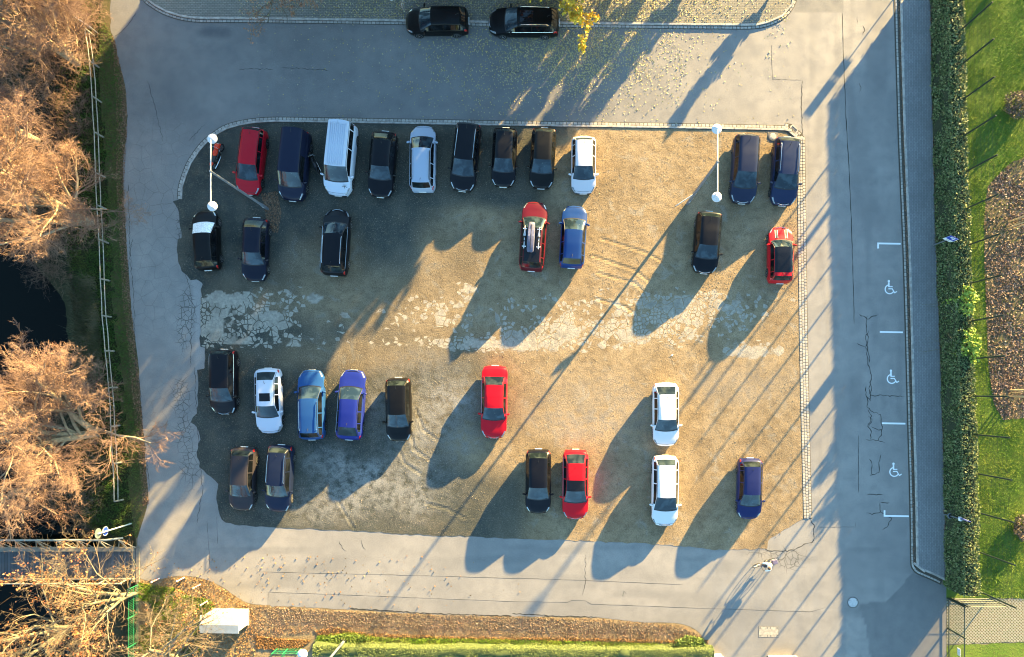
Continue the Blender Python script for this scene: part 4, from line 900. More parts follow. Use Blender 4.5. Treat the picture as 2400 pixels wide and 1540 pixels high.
# ---------------------------------------------------------------- white cabinet
c = P(541, 1445); M_CAB = plain('white_cabinet_paint', (.42, .41, .37), .5, 0, .08, 3)
e = empty('cabinet', c, R(-1), 'large white service cabinet on the dry verge behind bare branches', 'cabinet')
mb = MB(); mb.box((0, 0, .85), (2.5, 1.05, 1.62), bev=.02); mb.build('housing', M_CAB, e)
mb = MB(); mb.box((0, 0, .05), (2.6, 1.15, .16)); mb.build('plinth', M_CONC, e)
mb = MB(); mb.add([(x, y, z) for x in (-1.32, 1.32) for (y, z) in ((-.6, 1.66), (-.6, 1.70), (0, 1.80), (.6, 1.70), (.6, 1.66))], [(0, 1, 2, 3, 4), (9, 8, 7, 6, 5), (1, 6, 7, 2), (2, 7, 8, 3), (0, 5, 6, 1), (3, 8, 9, 4), (4, 9, 5, 0)]); mb.build('roof', M_CAB, e)
for x in (-.62, .62): mb = MB(); mb.box((x, .53, .85), (1.18, .02, 1.45), bev=.006); dd = mb.build('door', M_CAB, e); mb = MB(); mb.box((x * .2, .55, .9), (.04, .04, .2)); mb.build('handle', M_BLK, dd)

# ---------------------------------------------------------------- vegetation builders
def quads(C, N_, U, sz, asp=1.6):
    """leaf quads from centres, normals, in-plane dirs"""
    V2 = np.cross(N_, U); V2 /= np.linalg.norm(V2, axis=1, keepdims=True) + 1e-9; s_ = sz[:, None]
    a = C - U * s_ * asp / 2; b = C + U * s_ * asp / 2; l_ = C - V2 * s_ / 2 + N_ * s_ * .1; r_ = C + V2 * s_ / 2 + N_ * s_ * .1
    V = np.stack([a, l_, b, r_], 1).reshape(-1, 3); n = len(C); F = np.arange(n * 4).reshape(n, 4); return V, F
def rdir(n, up=0.0):
    v = RNG.normal(size=(n, 3)); v[:, 2] += up; return v / np.linalg.norm(v, axis=1, keepdims=True)
def leafquads(C, sz, up=0.0, asp=1.5):
    N_ = rdir(len(C), up); U = np.cross(N_, rdir(len(C))); U /= np.linalg.norm(U, axis=1, keepdims=True) + 1e-9
    return quads(C, N_, U, sz, asp)
def tubes(Pt, Rd, ns=3):
    """Pt (n,k,3) Rd (n,k)"""
    n, k, _ = Pt.shape; d = Pt[:, -1] - Pt[:, 0]; d /= np.linalg.norm(d, axis=1, keepdims=True) + 1e-9
    ref = np.where(np.abs(d[:, 2:3]) < .8, np.array([[0, 0, 1.]]), np.array([[1., 0, 0]])); a = np.cross(d, ref); a /= np.linalg.norm(a, axis=1, keepdims=True) + 1e-9; b = np.cross(d, a)
    th = np.arange(ns) * 2 * np.pi / ns
    ring = a[:, None, None, :] * np.cos(th)[None, None, :, None] + b[:, None, None, :] * np.sin(th)[None, None, :, None]
    V = (Pt[:, :, None, :] + ring * Rd[:, :, None, None]).reshape(-1, 3)
    base = (np.arange(n) * k * ns)[:, None, None] + (np.arange(k - 1) * ns)[None, :, None]
    i = np.arange(ns)[None, None, :]; j = (i + 1) % ns
    F = np.stack([base + i, base + j, base + ns + j, base + ns + i], -1).reshape(-1, 4); return V, F
def grow(base, dirv, length, rad, levels, r, nseg=5, wob=.16):
    """levels: list of (n children, length ratio, angle lo, hi, up bias, start). returns list of (Pt,Rd)"""
    out = []
    n0 = len(base); D = dirv / np.linalg.norm(dirv, axis=1, keepdims=True); Bp = base; Ln = np.full(n0, length) if np.isscalar(length) else length; Rd0 = np.full(n0, rad) if np.isscalar(rad) else rad
    for li in range(len(levels) + 1):
        k = nseg if li < 2 else (4 if li < 4 else 3); n = len(Bp)
        pts = [Bp]; d = D.copy()
        for q in range(k):
            d = d + r.normal(size=d.shape) * wob * (1 if li else .5); d[:, 2] += (.04 if li else 0); d /= np.linalg.norm(d, axis=1, keepdims=True)
            pts.append(pts[-1] + d * (Ln / k)[:, None])
        Pt = np.stack(pts, 1); tp = np.linspace(1, .42 if li < len(levels) else .35, k + 1)[None, :]; Rd = Rd0[:, None] * tp
        out.append((Pt, Rd))
        if li == len(levels): break
        nc, lr, a0, a1, up, st = levels[li]
        N = n * nc; par = np.repeat(np.arange(n), nc); tpar = np.tile(np.linspace(st, 1.0, nc), n) + r.normal(size=N) * .04; tpar = np.clip(tpar, .1, .999)
        f = tpar * k; i0 = np.minimum(f.astype(int), k - 1); fr = (f - i0)[:, None]
        pos = Pt[par, i0] * (1 - fr) + Pt[par, i0 + 1] * fr; pd = Pt[par, i0 + 1] - Pt[par, i0]; pd /= np.linalg.norm(pd, axis=1, keepdims=True)
        per = np.cross(pd, r.normal(size=pd.shape)); per /= np.linalg.norm(per, axis=1, keepdims=True) + 1e-9
        an = np.radians(r.uniform(a0, a1, N))[:, None]; D = pd * np.cos(an) + per * np.sin(an); D[:, 2] += up; D /= np.linalg.norm(D, axis=1, keepdims=True)
        Bp = pos; Ln2 = Ln[par] * lr * r.uniform(.7, 1.2, N) * (1.15 - .45 * tpar); Rp = (Rd[par, i0] * (1 - fr[:, 0]) + Rd[par, i0 + 1] * fr[:, 0])
        Rd0 = np.maximum(Rp * r.uniform(.45, .65, N), .0075); Ln = Ln2
    return out
def bark_mat(name, c1, c2, sc=5):
    t = NT(name); f = t.noise(sc, 4, .7); c = t.mix(t.mr(f, .35, .65), c1, c2); t.bump(t.noise(sc * 5, 3), .5, .03); return t.fin(c, .85, Specular_IOR_Level=.2)
def leaf_mat(name, a, b, c_=None, trans=.0, rough=.6):
    t = NT(name); i = t.island(); c = t.ramp(i, [(0, a), (.5, b), (1, c_ or b)]); t.fin(c, rough, Specular_IOR_Level=.3)
    return t.m
M_BARK = bark_mat('pale_bark', (.26, .21, .14), (.38, .31, .21)); M_TWIG = bark_mat('twig_bark', (.165, .100, .075), (.28, .185, .135), .4)
M_BARKG = bark_mat('grey_bark', (.13, .12, .09), (.22, .20, .14)); M_TWIG2 = bark_mat('oak_twig_bark', (.11, .085, .06), (.19, .15, .105), .6)
M_LORG = leaf_mat('orange_leaves', (.20, .065, .025), (.34, .13, .05), (.30, .16, .08)); M_LYEL = leaf_mat('yellow_leaves', (.50, .30, .02), (.62, .42, .03), (.48, .38, .05))
M_LPINK = leaf_mat('dry_leaves', (.24, .11, .06), (.34, .18, .11), (.26, .16, .09))
M_LGRN = leaf_mat('green_leaves', (.05, .09, .02), (.09, .14, .035), (.13, .16, .05)); M_BIRCH = bark_mat('birch_bark', (.5, .48, .44), (.62, .6, .56))
def make_tree(name, label, base, trunks, h, levels, seed, rad=.2, leaf=None, nleaf=0, lsz=.08, bark=None, twig=None, cat='tree', group=None, tseg=6):
    r = np.random.default_rng(seed); b = P(*base); e = empty(name, b, 0, label, cat, group)
    D = np.array(trunks, float); out = grow(np.zeros((len(D), 3)), D, h, rad, levels, r)
    VV, FF, o_ = [], [], 0
    for li, (Pt, Rd) in enumerate(out[:2]):
        v, f = tubes(Pt, Rd, 8 if li == 0 else 6); VV.append(v); FF.append(f + o_); o_ += len(v)
    tr = fast('trunk', np.concatenate(VV), np.concatenate(FF), bark or M_BARK, e, True)
    VV, FF, o_ = [], [], 0
    for li, (Pt, Rd) in enumerate(out[2:]):
        v, f = tubes(Pt, Rd, 4 if li == 0 else 3); VV.append(v); FF.append(f + o_); o_ += len(v)
    fast('crown', np.concatenate(VV), np.concatenate(FF), twig or M_TWIG, e, True)
    if leaf and nleaf:
        Pt = out[-1][0]; i = r.integers(0, len(Pt), nleaf)
        if nleaf < len(Pt) * 3:  # leaves in loose clusters
            ctr = Pt[r.integers(0, len(Pt), max(4, nleaf // 60)), 0]; dd = np.min(np.linalg.norm(Pt[:, 0][:, None, :] - ctr[None], axis=2), axis=1) if len(ctr) < 400 else np.zeros(len(Pt)); w_ = np.exp(-(dd / .6) ** 2) + .06; w_ /= w_.sum(); i = r.choice(len(Pt), nleaf, p=w_)
        k = r.integers(0, Pt.shape[1], nleaf); C = Pt[i, k] + r.normal(size=(nleaf, 3)) * .06
        v, f = leafquads(C, r.uniform(.6, 1.3, nleaf) * lsz, .3); fast('foliage', v, f, leaf, e)
    return e
LV = [(9, .70, 35, 72, .06, .16), (8, .52, 25, 62, .02, .22), (7, .55, 25, 60, .02, .18), (6, .58, 22, 58, .02, .15), (5, .60, 20, 50, .0, .2)]
LVo = [(6, .78, 32, 72, .04, .2), (6, .55, 25, 65, .02, .22), (6, .52, 25, 62, .02, .15), (5, .58, 20, 55, .0, .15)]
LVs = [(8, .75, 32, 72, .06, .2), (7, .52, 25, 65, .02, .22), (7, .55, 25, 62, .02, .15), (6, .58, 20, 55, .0, .15)]
make_tree('bare_tree', 'bare tree with forked pale trunk and orange twigs beside the middle of the fence', (218,522), [(-.48, .10, 1), (-.20, .25, 1), (-.45, -.20, .8)], 7.0, LV, 11, .23, M_LPINK, 9000, .055)
make_tree('bare_tree', 'bare tree with thick pale limbs in the upper left corner behind the warning board', (182,150), [(-.25, .12, 1), (-.12, -.08, 1), (.10, .3, .9)], 7.0, LV, 12, .25, M_LPINK, 2500, .05)
make_tree('bare_tree', 'bare many limbed tree with pale golden limbs reaching over the lower fence', (228,1016), [(-.50, .15, 1), (-.45, -.12, 1), (-.10, .38, .8)], 6.8, LV, 13, .24, M_LPINK, 6000, .05)
make_tree('bare_tree', 'bare tree with tangled grey twigs at the left edge between the two upper trees', (90,330), [(-.15, .15, 1), (.15, -.1, 1)], 6.0, LV, 14, .2, M_LPINK, 6000, .055)
make_tree('bare_tree', 'thin bare tree at the left edge below the lower bare tree', (60,1150), [(-.1, -.1, 1), (.25, .1, 1)], 5.6, LVs, 15, .18, M_LPINK, 2500, .05)
make_tree('oak_tree', 'oak with sparse orange leaves standing beside the bridge end', (318,1392), [(-.10, -.05, 1), (.18, .22, .9), (-.35, .25, .8)], 5.6, LVo, 21, .15, M_LORG, 1700, .10, M_BARKG, M_TWIG2)
make_tree('oak_tree', 'oak with orange leaf clusters in the lower left corner over the dark water', (165,1470), [(-.20, .2, 1), (.15, .15, 1), (-.1, -.2, .9)], 5.6, LVo, 22, .16, M_LORG, 2200, .10, M_BARKG, M_TWIG2)
make_tree('oak_tree', 'oak at the bottom edge whose bare branches reach over the white cabinet', (430,1535), [(.05, .30, 1), (.30, .10, .9)], 5.8, LVo, 23, .2, M_LORG, 900, .09, M_BARKG, M_TWIG2)
# trees along the paved verge (partly outside the frame, their shade falls over the lot)
LVd = [(9, .50, 25, 65, .12, .22), (7, .5, 25, 60, .05, .25), (6, .55, 22, 58, .02, .2), (4, .55, 20, 55, 0, .3)]
def street_tree(name, label, base, h, seed, leaf, nleaf, lsz, bark, twig, nt=1):
    return make_tree(name, label, base, [(0.02, .02, 1), (.12, -.05, 1), (-.1, .08, 1)][:nt], h, LVd, seed, .14, leaf, nleaf, lsz, bark, twig)
make_tree('yellow_tree', 'yellow leaved tree at the upper edge above the black estate car', (1322,8), [(0, 0, 1), (.1, .1, 1)], 8.2, [(13, .38, 55, 88, .0, .32), (7, .5, 25, 60, .0, .2), (6, .55, 22, 58, .0, .2), (4, .55, 20, 55, 0, .3)], 31, .13, M_LYEL, 34000, .13, M_BARKG, M_TWIG2)
street_tree('birch_tree', 'pale nearly bare birch reaching over the paved verge left of the leaf covered car', (918,0), 7.0, 32, M_LPINK, 2500, .06, M_BIRCH, M_BIRCH, 2)
street_tree('small_tree', 'brownish tree tips at the upper edge above the paved verge', (775,-22), 7.5, 33, M_LPINK, 14000, .10, M_BARKG, M_TWIG2, 2)
street_tree('small_tree', 'brownish tree tips at the upper edge near the rounded verge corner', (655,-34), 7.2, 34, M_LPINK, 4500, .09, M_BARKG, M_TWIG2, 2)
street_tree('small_tree', 'tree standing outside the upper edge behind the two black cars', (1100,-140), 9.0, 35, M_LPINK, 22000, .12, M_BARKG, M_TWIG2, 3)
for k, (x, y, hh) in enumerate(((1230,-220,9.0),(980,-250,9.5),(1270,-160,4.6),(1350,-100,2.6),(1420,-100,2.9),(1500,-100,2.7),(1590,-120,2.9),(1665,-105,2.4),(1400,-260,5.2),(1480,-240,4.6))):  # trees out of view, placed and sized for the shade they cast
    make_tree('unseen_tree', 'leafy tree placed outside the upper edge of the view for its shade', (x, y), [(0, 0, 1), (.25, .1, 1), (-.2, -.1, 1)], hh, LVd[:3], 40 + k, .12, M_LPINK, int(9000 * min(1, hh / 6) * (1 if x < 1450 or y < -200 else .22)), .2, M_BARKG, M_TWIG2, group='trees outside the upper edge')
make_tree('unseen_tree', 'slim leafy tree outside the upper edge of the view', (1838, -50), [(0, 0, 1)], 1.9, LVd[:2], 60, .08, M_LGRN, 3000, .13, M_BARKG, M_TWIG2, group='trees outside the upper edge')
# unseen building added beyond the trees to shade the upper road
M_BRK = brick_mat('house_bricks', (.30, .13, .08), (.3, .28, .25), .25, .08, 0, .2); M_ROOFT = plain('roof_tiles', (.16, .06, .04), .8, 0, .3, 6)
c = P(1195, -520); e = empty('shade_house', c, 0, 'unseen brick building added outside the upper edge for its shade', 'shade_house')
mb = MB(); mb.box((0, 0, 3.2), (21.6, 9, 6.4)); mb.build('wall', M_BRK, e)
mb = MB(); mb.add([(-11.2, -5, 6.3), (11.2, -5, 6.3), (11.2, 5, 6.3), (-11.2, 5, 6.3), (-8, 0, 8.8), (8, 0, 8.8)], [(0, 1, 5, 4), (2, 3, 4, 5), (1, 2, 5), (3, 0, 4), (3, 2, 1, 0)]); mb.build('roof', M_ROOFT, e)
for x in range(-8, 9, 4):
    for z in (1.6, 4.6): mb = MB(); mb.box((x, -4.52, z), (1.3, .06, 1.4)); w_ = mb.build('window', M_SW, e); mb = MB(); mb.box((x, -4.55, z), (1.1, .06, 1.2)); mb.build('pane', glass_mat('side'), w_)

# ---------------------------------------------------------------- hedges
def hedge(name, label, line, width, height, nleaf, mat, lsz, seed, core):
    r = np.random.default_rng(seed); pts = [Vector(p) for p in line]; cum = [0]
    for a, b in zip(pts, pts[1:]): cum.append(cum[-1] + (b - a).length)
    cum = np.array(cum); X = np.array([p.x for p in pts]); Y = np.array([p.y for p in pts]); o_ = Vector((X[0], Y[0], 0)); e = empty(name, o_, 0, label, 'hedge')
    def fr(s_): x = np.interp(s_, cum, X); y = np.interp(s_, cum, Y); x2 = np.interp(s_ + .3, cum, X); y2 = np.interp(s_ + .3, cum, Y); x1 = np.interp(s_ - .3, cum, X); y1 = np.interp(s_ - .3, cum, Y); dx, dy = x2 - x1, y2 - y1; L = np.hypot(dx, dy) + 1e-9; return x, y, dx / L, dy / L
    ss = np.arange(0, cum[-1] + .25, .25); cs = [(-.5, 0), (-.5, .45), (-.47, .85), (-.36, .97), (0, 1.0), (.36, .97), (.47, .85), (.5, .45), (.5, 0)]
    V = []; x, y, dx, dy = fr(ss)
    for (u, v) in cs:
        n1 = (vnoise(ss, ss * 0 + u * 7 + v * 5, 1.6, seed) - .5) * .22; uu = u * width * .9 + n1 * np.sign(u + 1e-6); hh = v * height * .96 + (v > .9) * n1 * .8
        V.append(np.stack([x - dy * uu - o_.x, y + dx * uu - o_.y, np.maximum(0, hh)], 1))
    V = np.stack(V, 1).reshape(-1, 3); m = len(cs); n = len(ss)
    F = np.array([(i * m + j, i * m + j + 1, (i + 1) * m + j + 1, (i + 1) * m + j) for i in range(n - 1) for j in range(m - 1)])
    me = fast('branches', V, [F, np.array([list(range(m))]), np.array([list(range((n - 1) * m, n * m))[::-1]])], core, e, True)
    # leaves spread over the shell
    per = [height, width, height]; tot = sum(per); q = r.random(nleaf) * tot; s_ = r.random(nleaf) * cum[-1]; x, y, dx, dy = fr(s_)
    side = np.where(q < height, -1, np.where(q < height + width, 0, 1)); bulge = (vnoise(s_, q, 1.3, seed + 1) - .5) * .30 + r.normal(size=nleaf) * .05; bulge = np.where((q > height - .3) & (q < height + width + .3), bulge * .3, bulge)
    u = np.where(side == 0, (q - height) / width - .5, side * .5) * width; v = np.where(side == 0, height, np.where(side < 0, q, q - height - width))
    ed = np.clip((v / height - .8) / .2, 0, 1); u = np.where(side == 0, u, u * (1 - .14 * ed ** 2) + side * bulge * .8); v = np.where(side == 0, v + bulge - .10 * (np.abs(u) / (width / 2)) ** 3 * height * .3, v)
    C = np.stack([x - dy * u - o_.x, y + dx * u - o_.y, np.maximum(v, .03)], 1)
    Vq, Fq = leafquads(C, r.uniform(.6, 1.4, nleaf) * lsz, .35, 1.5); fast('leaves', Vq, Fq, mat, e); return e
M_CORE = plain('hedge_inside', (.022, .03, .012), .95)
M_HEDGE = leaf_mat('laurel_leaves', (.050, .085, .024), (.105, .145, .05), (.22, .23, .11)); M_HEDGE2 = leaf_mat('privet_leaves', (.09, .125, .035), (.15, .195, .055), (.21, .235, .09))
HL = [(2197,-80),(2198,0),(2203,250),(2209,500),(2216,700),(2222,880),(2228,1050),(2232,1250),(2233,1376)]
hedge('hedge', 'tall clipped evergreen hedge between the pavement and the field', W2(HL), 1.12, 2.28, 56000, M_HEDGE, .085, 3, M_CORE)
hedge('hedge', 'low pale green clipped hedge along the bottom edge', W2([(1668,1524),(1400,1524),(1100,1521),(900,1520),(742,1515)]), .80, .85, 26000, M_HEDGE2, .045, 4, plain('hedge_inside_light', (.05, .07, .02), .95))
# bright climbing growth on the tall hedge
def bush(name, label, px, py, rx, ry, h, n, mat, lsz, seed, cat='bush', z0=0, stems=True):
    r = np.random.default_rng(seed); b = P(px, py, z0); e = empty(name, b, 0, label, cat)
    d = rdir(n); rad = r.uniform(.55, 1.05, n) ** .5; lump = .75 + .5 * vnoise(d[:, 0] * 2 + seed, d[:, 1] * 2, 1.3, seed); C = d * (rad * lump)[:, None] * np.array([rx, ry, h * .55]) + np.array([0, 0, h * .5]); C[:, 2] = np.abs(C[:, 2]) + .02
    v, f = leafquads(C, r.uniform(.6, 1.4, n) * lsz, .2, 1.6); fast('foliage', v, f, mat, e)
    D = rdir(9, 1.2); o_ = grow(np.zeros((9, 3)), D, h * .8, .02, [(5, .6, 20, 50, .1, .3)], r); VV, FF, q = [], [], 0
    for Pt, Rd in o_: a, f2 = tubes(Pt, Rd, 4); VV.append(a); FF.append(f2 + q); q += len(a)
    fast('stem', np.concatenate(VV), np.concatenate(FF), M_BARKG, e); return e
M_CLIMB = leaf_mat('climber_leaves', (.14, .22, .03), (.24, .34, .05), (.30, .36, .08))
bush('climber', 'bright yellow green climber growing out of the tall hedge, upper patch', 2222, 712, .75, 1.2, 2.9, 2600, M_CLIMB, .11, 5, 'climber')
bush('climber', 'bright yellow green climber growing out of the tall hedge, lower patch', 2228, 815, .8, 1.3, 2.9, 3000, M_CLIMB, .11, 6, 'climber')
M_FOL = leaf_mat('low_leaves', (.06, .11, .02), (.11, .17, .03), (.17, .22, .05))
M_BROWNL = leaf_mat('dark_twiggy_leaves', (.05, .035, .03), (.12, .085, .07), (.20, .15, .13))
bush('shrub', 'dark brown leafless shrub on the field right of the tall hedge, upper one', 2378, 250, .95, 1.0, .9, 1600, M_BROWNL, .07, 7, 'shrub')
bush('shrub', 'dark brown shrub at the right edge below the mulch bed', 2392, 1235, .8, .9, .8, 1200, M_BROWNL, .07, 8, 'shrub')
bush('shrub', 'green leafy shrub at the lower right end of the low hedge', 1618, 1508, 1.0, .6, .5, 2200, M_FOL, .07, 9, 'shrub')
bush('shrub', 'green leafy shrub by the foot of the bottom street lamp', 805, 1497, 1.5, .4, .3, 2000, M_FOL, .06, 10, 'shrub')

# ---------------------------------------------------------------- tall net fence behind the hedge
M_DKG = plain('dark_green_metal', (.02, .035, .028), .5, .3, .1)
tops = [(2326,5),(2329,91),(2331,180),(2334,271),(2337,363),(2340,455),(2346,547),(2350,644),(2352,739),(2355,834),(2362,929),(2366,1026),(2371,1125),(2375,1224),(2380,1325),(2381,1425)]
pb = [P(x, y, 5.5) for x, y in tops]; e = empty('net_fence', (pb[8].x, pb[8].y, 0), 0, 'tall dark ball stop fence with wire mesh behind the tall hedge', 'fence'); o_ = Vector(e.location)
pr0 = P(2323, -82, 5.5); pb = [pr0] + pb
for q in pb: mb = MB(); v_ = Vector((q.x, q.y, 0)) - o_; mb.tube([v_, v_ + Vector((0, 0, 5.5))], .055, 8); mb.lathe(v_ + Vector((0, 0, 5.5)), [(.045, 0), (.045, .02)], 8); mb.build('post', M_DKG, e, True)
for a, b in zip(pb, pb[1:]):
    mb = MB(); va = Vector((a.x, a.y, 0)) - o_; vb = Vector((b.x, b.y, 0)) - o_
    for k in range(1, 18): q = va.lerp(vb, k / 18); mb.tube([q + Vector((0, 0, .1)), q + Vector((0, 0, 5.4))], .0045, 3, cap=False)
    for z in np.arange(.3, 5.5, .4): mb.tube([va + Vector((0, 0, float(z))), vb + Vector((0, 0, float(z)))], .005, 3, cap=False)
    mb.build('mesh_panel', M_DKG, e)
# floodlight mast in the field just beyond the upper right corner
e = empty('floodlight_mast', P(2352, -54), 0, 'tall floodlight mast standing beyond the upper right corner', 'mast')
mb = MB(); mb.tube([(0, 0, 0), (0, 0, 10.4)], [.20, .10], 12); mb.build('pole', M_LAMPM, e, True); mb = MB(); mb.box((0, 0, 10.4), (.9, .3, .25), bev=.03); mb.build('lamp_head', M_LAMPM, e)

# stakes with young trees on the mulch
for k, (x, y) in enumerate(((2372, 528), (2376, 922), (2392, 244))):
    e = empty('young_tree', P(x, y), 0, ['young tree tied between wooden stakes, upper one on the mulch bed', 'young tree tied between wooden stakes, lower one on the mulch bed', 'young tree tied between stakes inside the dark shrub'][k], 'young tree')
    for j, (dx, dy) in enumerate(((-.3, .22), (.05, -.25), (-.3, -.2))): mb = MB(); mb.tube([(dx, dy, 0), (dx, dy, 1.9)], .045, 7); mb.build('stake', plain('stake_wood', (.52, .38, .22), .7, 0, .15, 5), e, True)
    mb = MB(); mb.tube([(-.3, .22, 1.7), (.05, -.25, 1.7), (-.3, -.2, 1.7)], .02, 5); mb.build('tie', M_WOODY, e)
    r = np.random.default_rng(70 + k); og = grow(np.zeros((1, 3)) + [[-.15, 0, 0]], np.array([[0, 0, 1.]]), 3.4, .04, [(9, .35, 30, 60, .2, .45), (4, .5, 20, 50, .1, .3)], r); VV, FF, q = [], [], 0
    for Pt, Rd in og: a, f2 = tubes(Pt, Rd, 5); VV.append(a); FF.append(f2 + q); q += len(a)
    fast('trunk', np.concatenate(VV), np.concatenate(FF), M_BARKG, e)

# ---------------------------------------------------------------- lower right: grass pavers and gate
t = NT('grass_paver'); mp_ = t.n('ShaderNodeMapping'); mp_.inputs['Rotation'].default_value = (0, 0, R(45)); t.l(t.P(), mp_.inputs[0])
e1 = t.vor(6.4, vec=mp_.outputs[0], feat='F1', rnd=.06); hole = t.mr(e1, .28, .34, 1, 0); hc = t.mix(t.mr(t.noise(2, 3), .4, .6), (.06, .07, .02), (.10, .075, .035))
c = t.mix(hole, t.mix(t.mr(t.noise(6, 3), .3, .7), (.17, .165, .13), (.24, .23, .18)), hc); t.bump(t.math('SUBTRACT', 1.0, hole), .8, .05); M_GP = t.fin(c, .9)
strip('grass_paving', [(2219,1404),(2480,1404),(2480,1512),(2400,1505),(2219,1510)], .004, M_GP); strip('lower_field', [(2219,1512),(2400,1507),(2480,1514),(2480,1620),(2219,1620)], -.002, M_GRASSG)
def gpt(px, py, z): return P(px, py, z)
e = empty('gate', P(2222, 1450), 0, 'dark green double leaf metal gate in the lower right corner', 'gate'); o_ = Vector(e.location)
yA, yB, yC = P(0, 1402).y, P(0, 1472).y, P(0, 1540).y; xg = P(2221, 0).x
for y in (yA, yB, yC): mb = MB(); mb.box((xg - o_.x, y - o_.y, 1.05), (.10, .10, 2.1), bev=.01); mb.build('post', M_DKG, e)
for (ya, yb_) in ((yA, yB), (yB, yC)):
    mb = MB()
    for z in (.15, 2.0): mb.box((xg - o_.x, (ya + yb_) / 2 - o_.y, z), (.05, abs(ya - yb_) - .1, .05))
    nb = int(abs(ya - yb_) / .13)
    for k in range(1, nb): mb.box((xg - o_.x, ya + (yb_ - ya) * k / nb - o_.y, 1.07), (.012, .012, 1.85))
    mb.build('leaf', M_DKG, e)
mb = MB(); mb.box((xg + .03 - o_.x, P(0, 1512).y - o_.y, 1.3), (.02, .5, .35)); pl = mb.build('notice', M_SW, e); mb = MB(); mb.box((xg + .042 - o_.x, P(0, 1512).y - o_.y, 1.32), (.01, .14, .14)); mb.build('notice_symbol', M_RED, pl)
e = empty('mesh_fence', P(2224, 1402), 0, 'short dark mesh fence panel joining the gate and the tall hedge', 'fence')
mb = MB()
for k in range(26): x = k * .11; mb.tube([(x, 0, .05), (x, 0, 1.95)], .008, 4, cap=False)
for z in (.1, .6, 1.1, 1.6, 1.95): mb.tube([(0, 0, z), (2.8, 0, z)], .012, 4)
mb.build('mesh_panel', M_DKG, e)
for x in (0.12, 2.8): mb = MB(); mb.tube([(x, .0, 0), (x, 0, 2.05)], .035, 8); mb.build('post', M_DKG, e)
# pale blocks at the lower edge of the road
for k, (x, y, w_) in enumerate(((1677, 1537, .75), (1832, 1541, 2.0))):
    e = empty('gate_pillar', P(x, y), 0, ['small pale wall block at the lower road edge beside the hedge end', 'wide pale wall top at the bottom edge under the service cover'][k], 'wall')
    mb = MB(); mb.box((0, 0, .3), (w_, .35, .6), bev=.02); mb.build('block', M_CONC, e); mb = MB(); mb.box((0, 0, .63), (w_ + .08, .42, .06), bev=.01); mb.build('coping', plain('pale_coping', (.6, .52, .42), .7), e)
# green wire fence panels at the bottom left
M_GRN = plain('green_wire', (.01, .16, .07), .5)
e = empty('wire_fence', P(650, 1520), 0, 'bright green wire fence corner at the bottom edge beside the street lamp', 'fence'); 
mb = MB(); L_ = 1.7
for (a, b) in (((0, 0), (1.7, 0)), ((0, 0), (-.55, -.7)), ((.75, 0), (.45, -.7))):
    A = Vector((*a, 0)); B = Vector((*b, 0)); n_ = int((B - A).length / .1)
    for z in (.1, .55, 1.0): mb.tube([A + Vector((0, 0, z)), B + Vector((0, 0, z))], .014, 5)
    for k in range(n_ + 1): q = A.lerp(B, k / max(1, n_)); mb.tube([q + Vector((0, 0, .05)), q + Vector((0, 0, 1.02))], .006, 4, cap=False)
mb.build('wire_panel', M_GRN, e)
for (x, y) in ((0, 0), (.75, 0), (1.7, 0)): mb = MB(); mb.tube([(x, y, 0), (x, y, 1.1)], .03, 8); mb.build('post', M_GRN, e)
e = empty('wire_fence', P(325, 1370), 0, 'green wire fence running down from the bridge end between the oaks', 'fence')
mb = MB()
for k in range(50): y = -k * .12; mb.tube([(0, y, .05), (0, y, 1.2)], .008, 4, cap=False)
for z in (.1, .6, 1.2): mb.tube([(0, 0, z), (0, -6, z)], .014, 5)
mb.build('wire_panel', M_GRN, e)
for k in range(4): mb = MB(); mb.tube([(0, -k * 2, 0), (0, -k * 2, 1.3)], .03, 8); mb.build('post', M_GRN, e)

# ---------------------------------------------------------------- grass, leaf litter, stones (stuff)
def scatter(poly, n, dens=None):
    p = np.array(W2(poly)); x0, y0 = p.min(0); x1, y1 = p.max(0); X = RNG.uniform(x0, x1, n * 3); Y = RNG.uniform(y0, y1, n * 3); k = inpoly(X, Y, p); X, Y = X[k], Y[k]
    if dens is not None: k = RNG.random(len(X)) < dens(*PXY(X, Y), X, Y); X, Y = X[k], Y[k]
    return X[:n], Y[:n]
def grass(name, poly, n, h, w, mat, zf=None, dens=None, label=None):
    X, Y = scatter(poly, n, dens); n = len(X); Z = zf(X, Y) if zf else np.zeros(n); hh = h * RNG.uniform(.5, 1.3, n) * (.6 + .8 * vnoise(X, Y, .8, 33)); an = RNG.uniform(0, 6.28, n); ln = RNG.normal(size=(n, 2)) * .5 * hh[:, None]
    B = np.stack([X, Y, Z - .02], 1); dx = np.stack([np.cos(an), np.sin(an), np.zeros(n)], 1) * (w * RNG.uniform(.6, 1.4, n))[:, None]; T = B + np.stack([ln[:, 0], ln[:, 1], hh], 1)
    V = np.stack([B - dx, B + dx, T], 1).reshape(-1, 3); F = np.arange(n * 3).reshape(n, 3); o = fast(name, V, F, mat); tag(o, label, 'grass', kind='stuff'); return o
def grass_mat(name, a, b, c_, d_=None):
    t = NT(name); i = t.island(); f = t.noise(.55, 3); c = t.mix(t.mr(f, .4, .62), t.mix(i, a, b), t.mix(i, b, c_)); 
    t.fin(c, .7, Specular_IOR_Level=.2); return t.m
M_GF = grass_mat('field_grass', (.08, .155, .012), (.14, .24, .02), (.27, .28, .05)); M_GB = grass_mat('bank_grass', (.04, .10, .015), (.075, .145, .02), (.13, .13, .035)); M_GD = grass_mat('dry_grass', (.05, .06, .03), (.11, .11, .06), (.22, .19, .12))
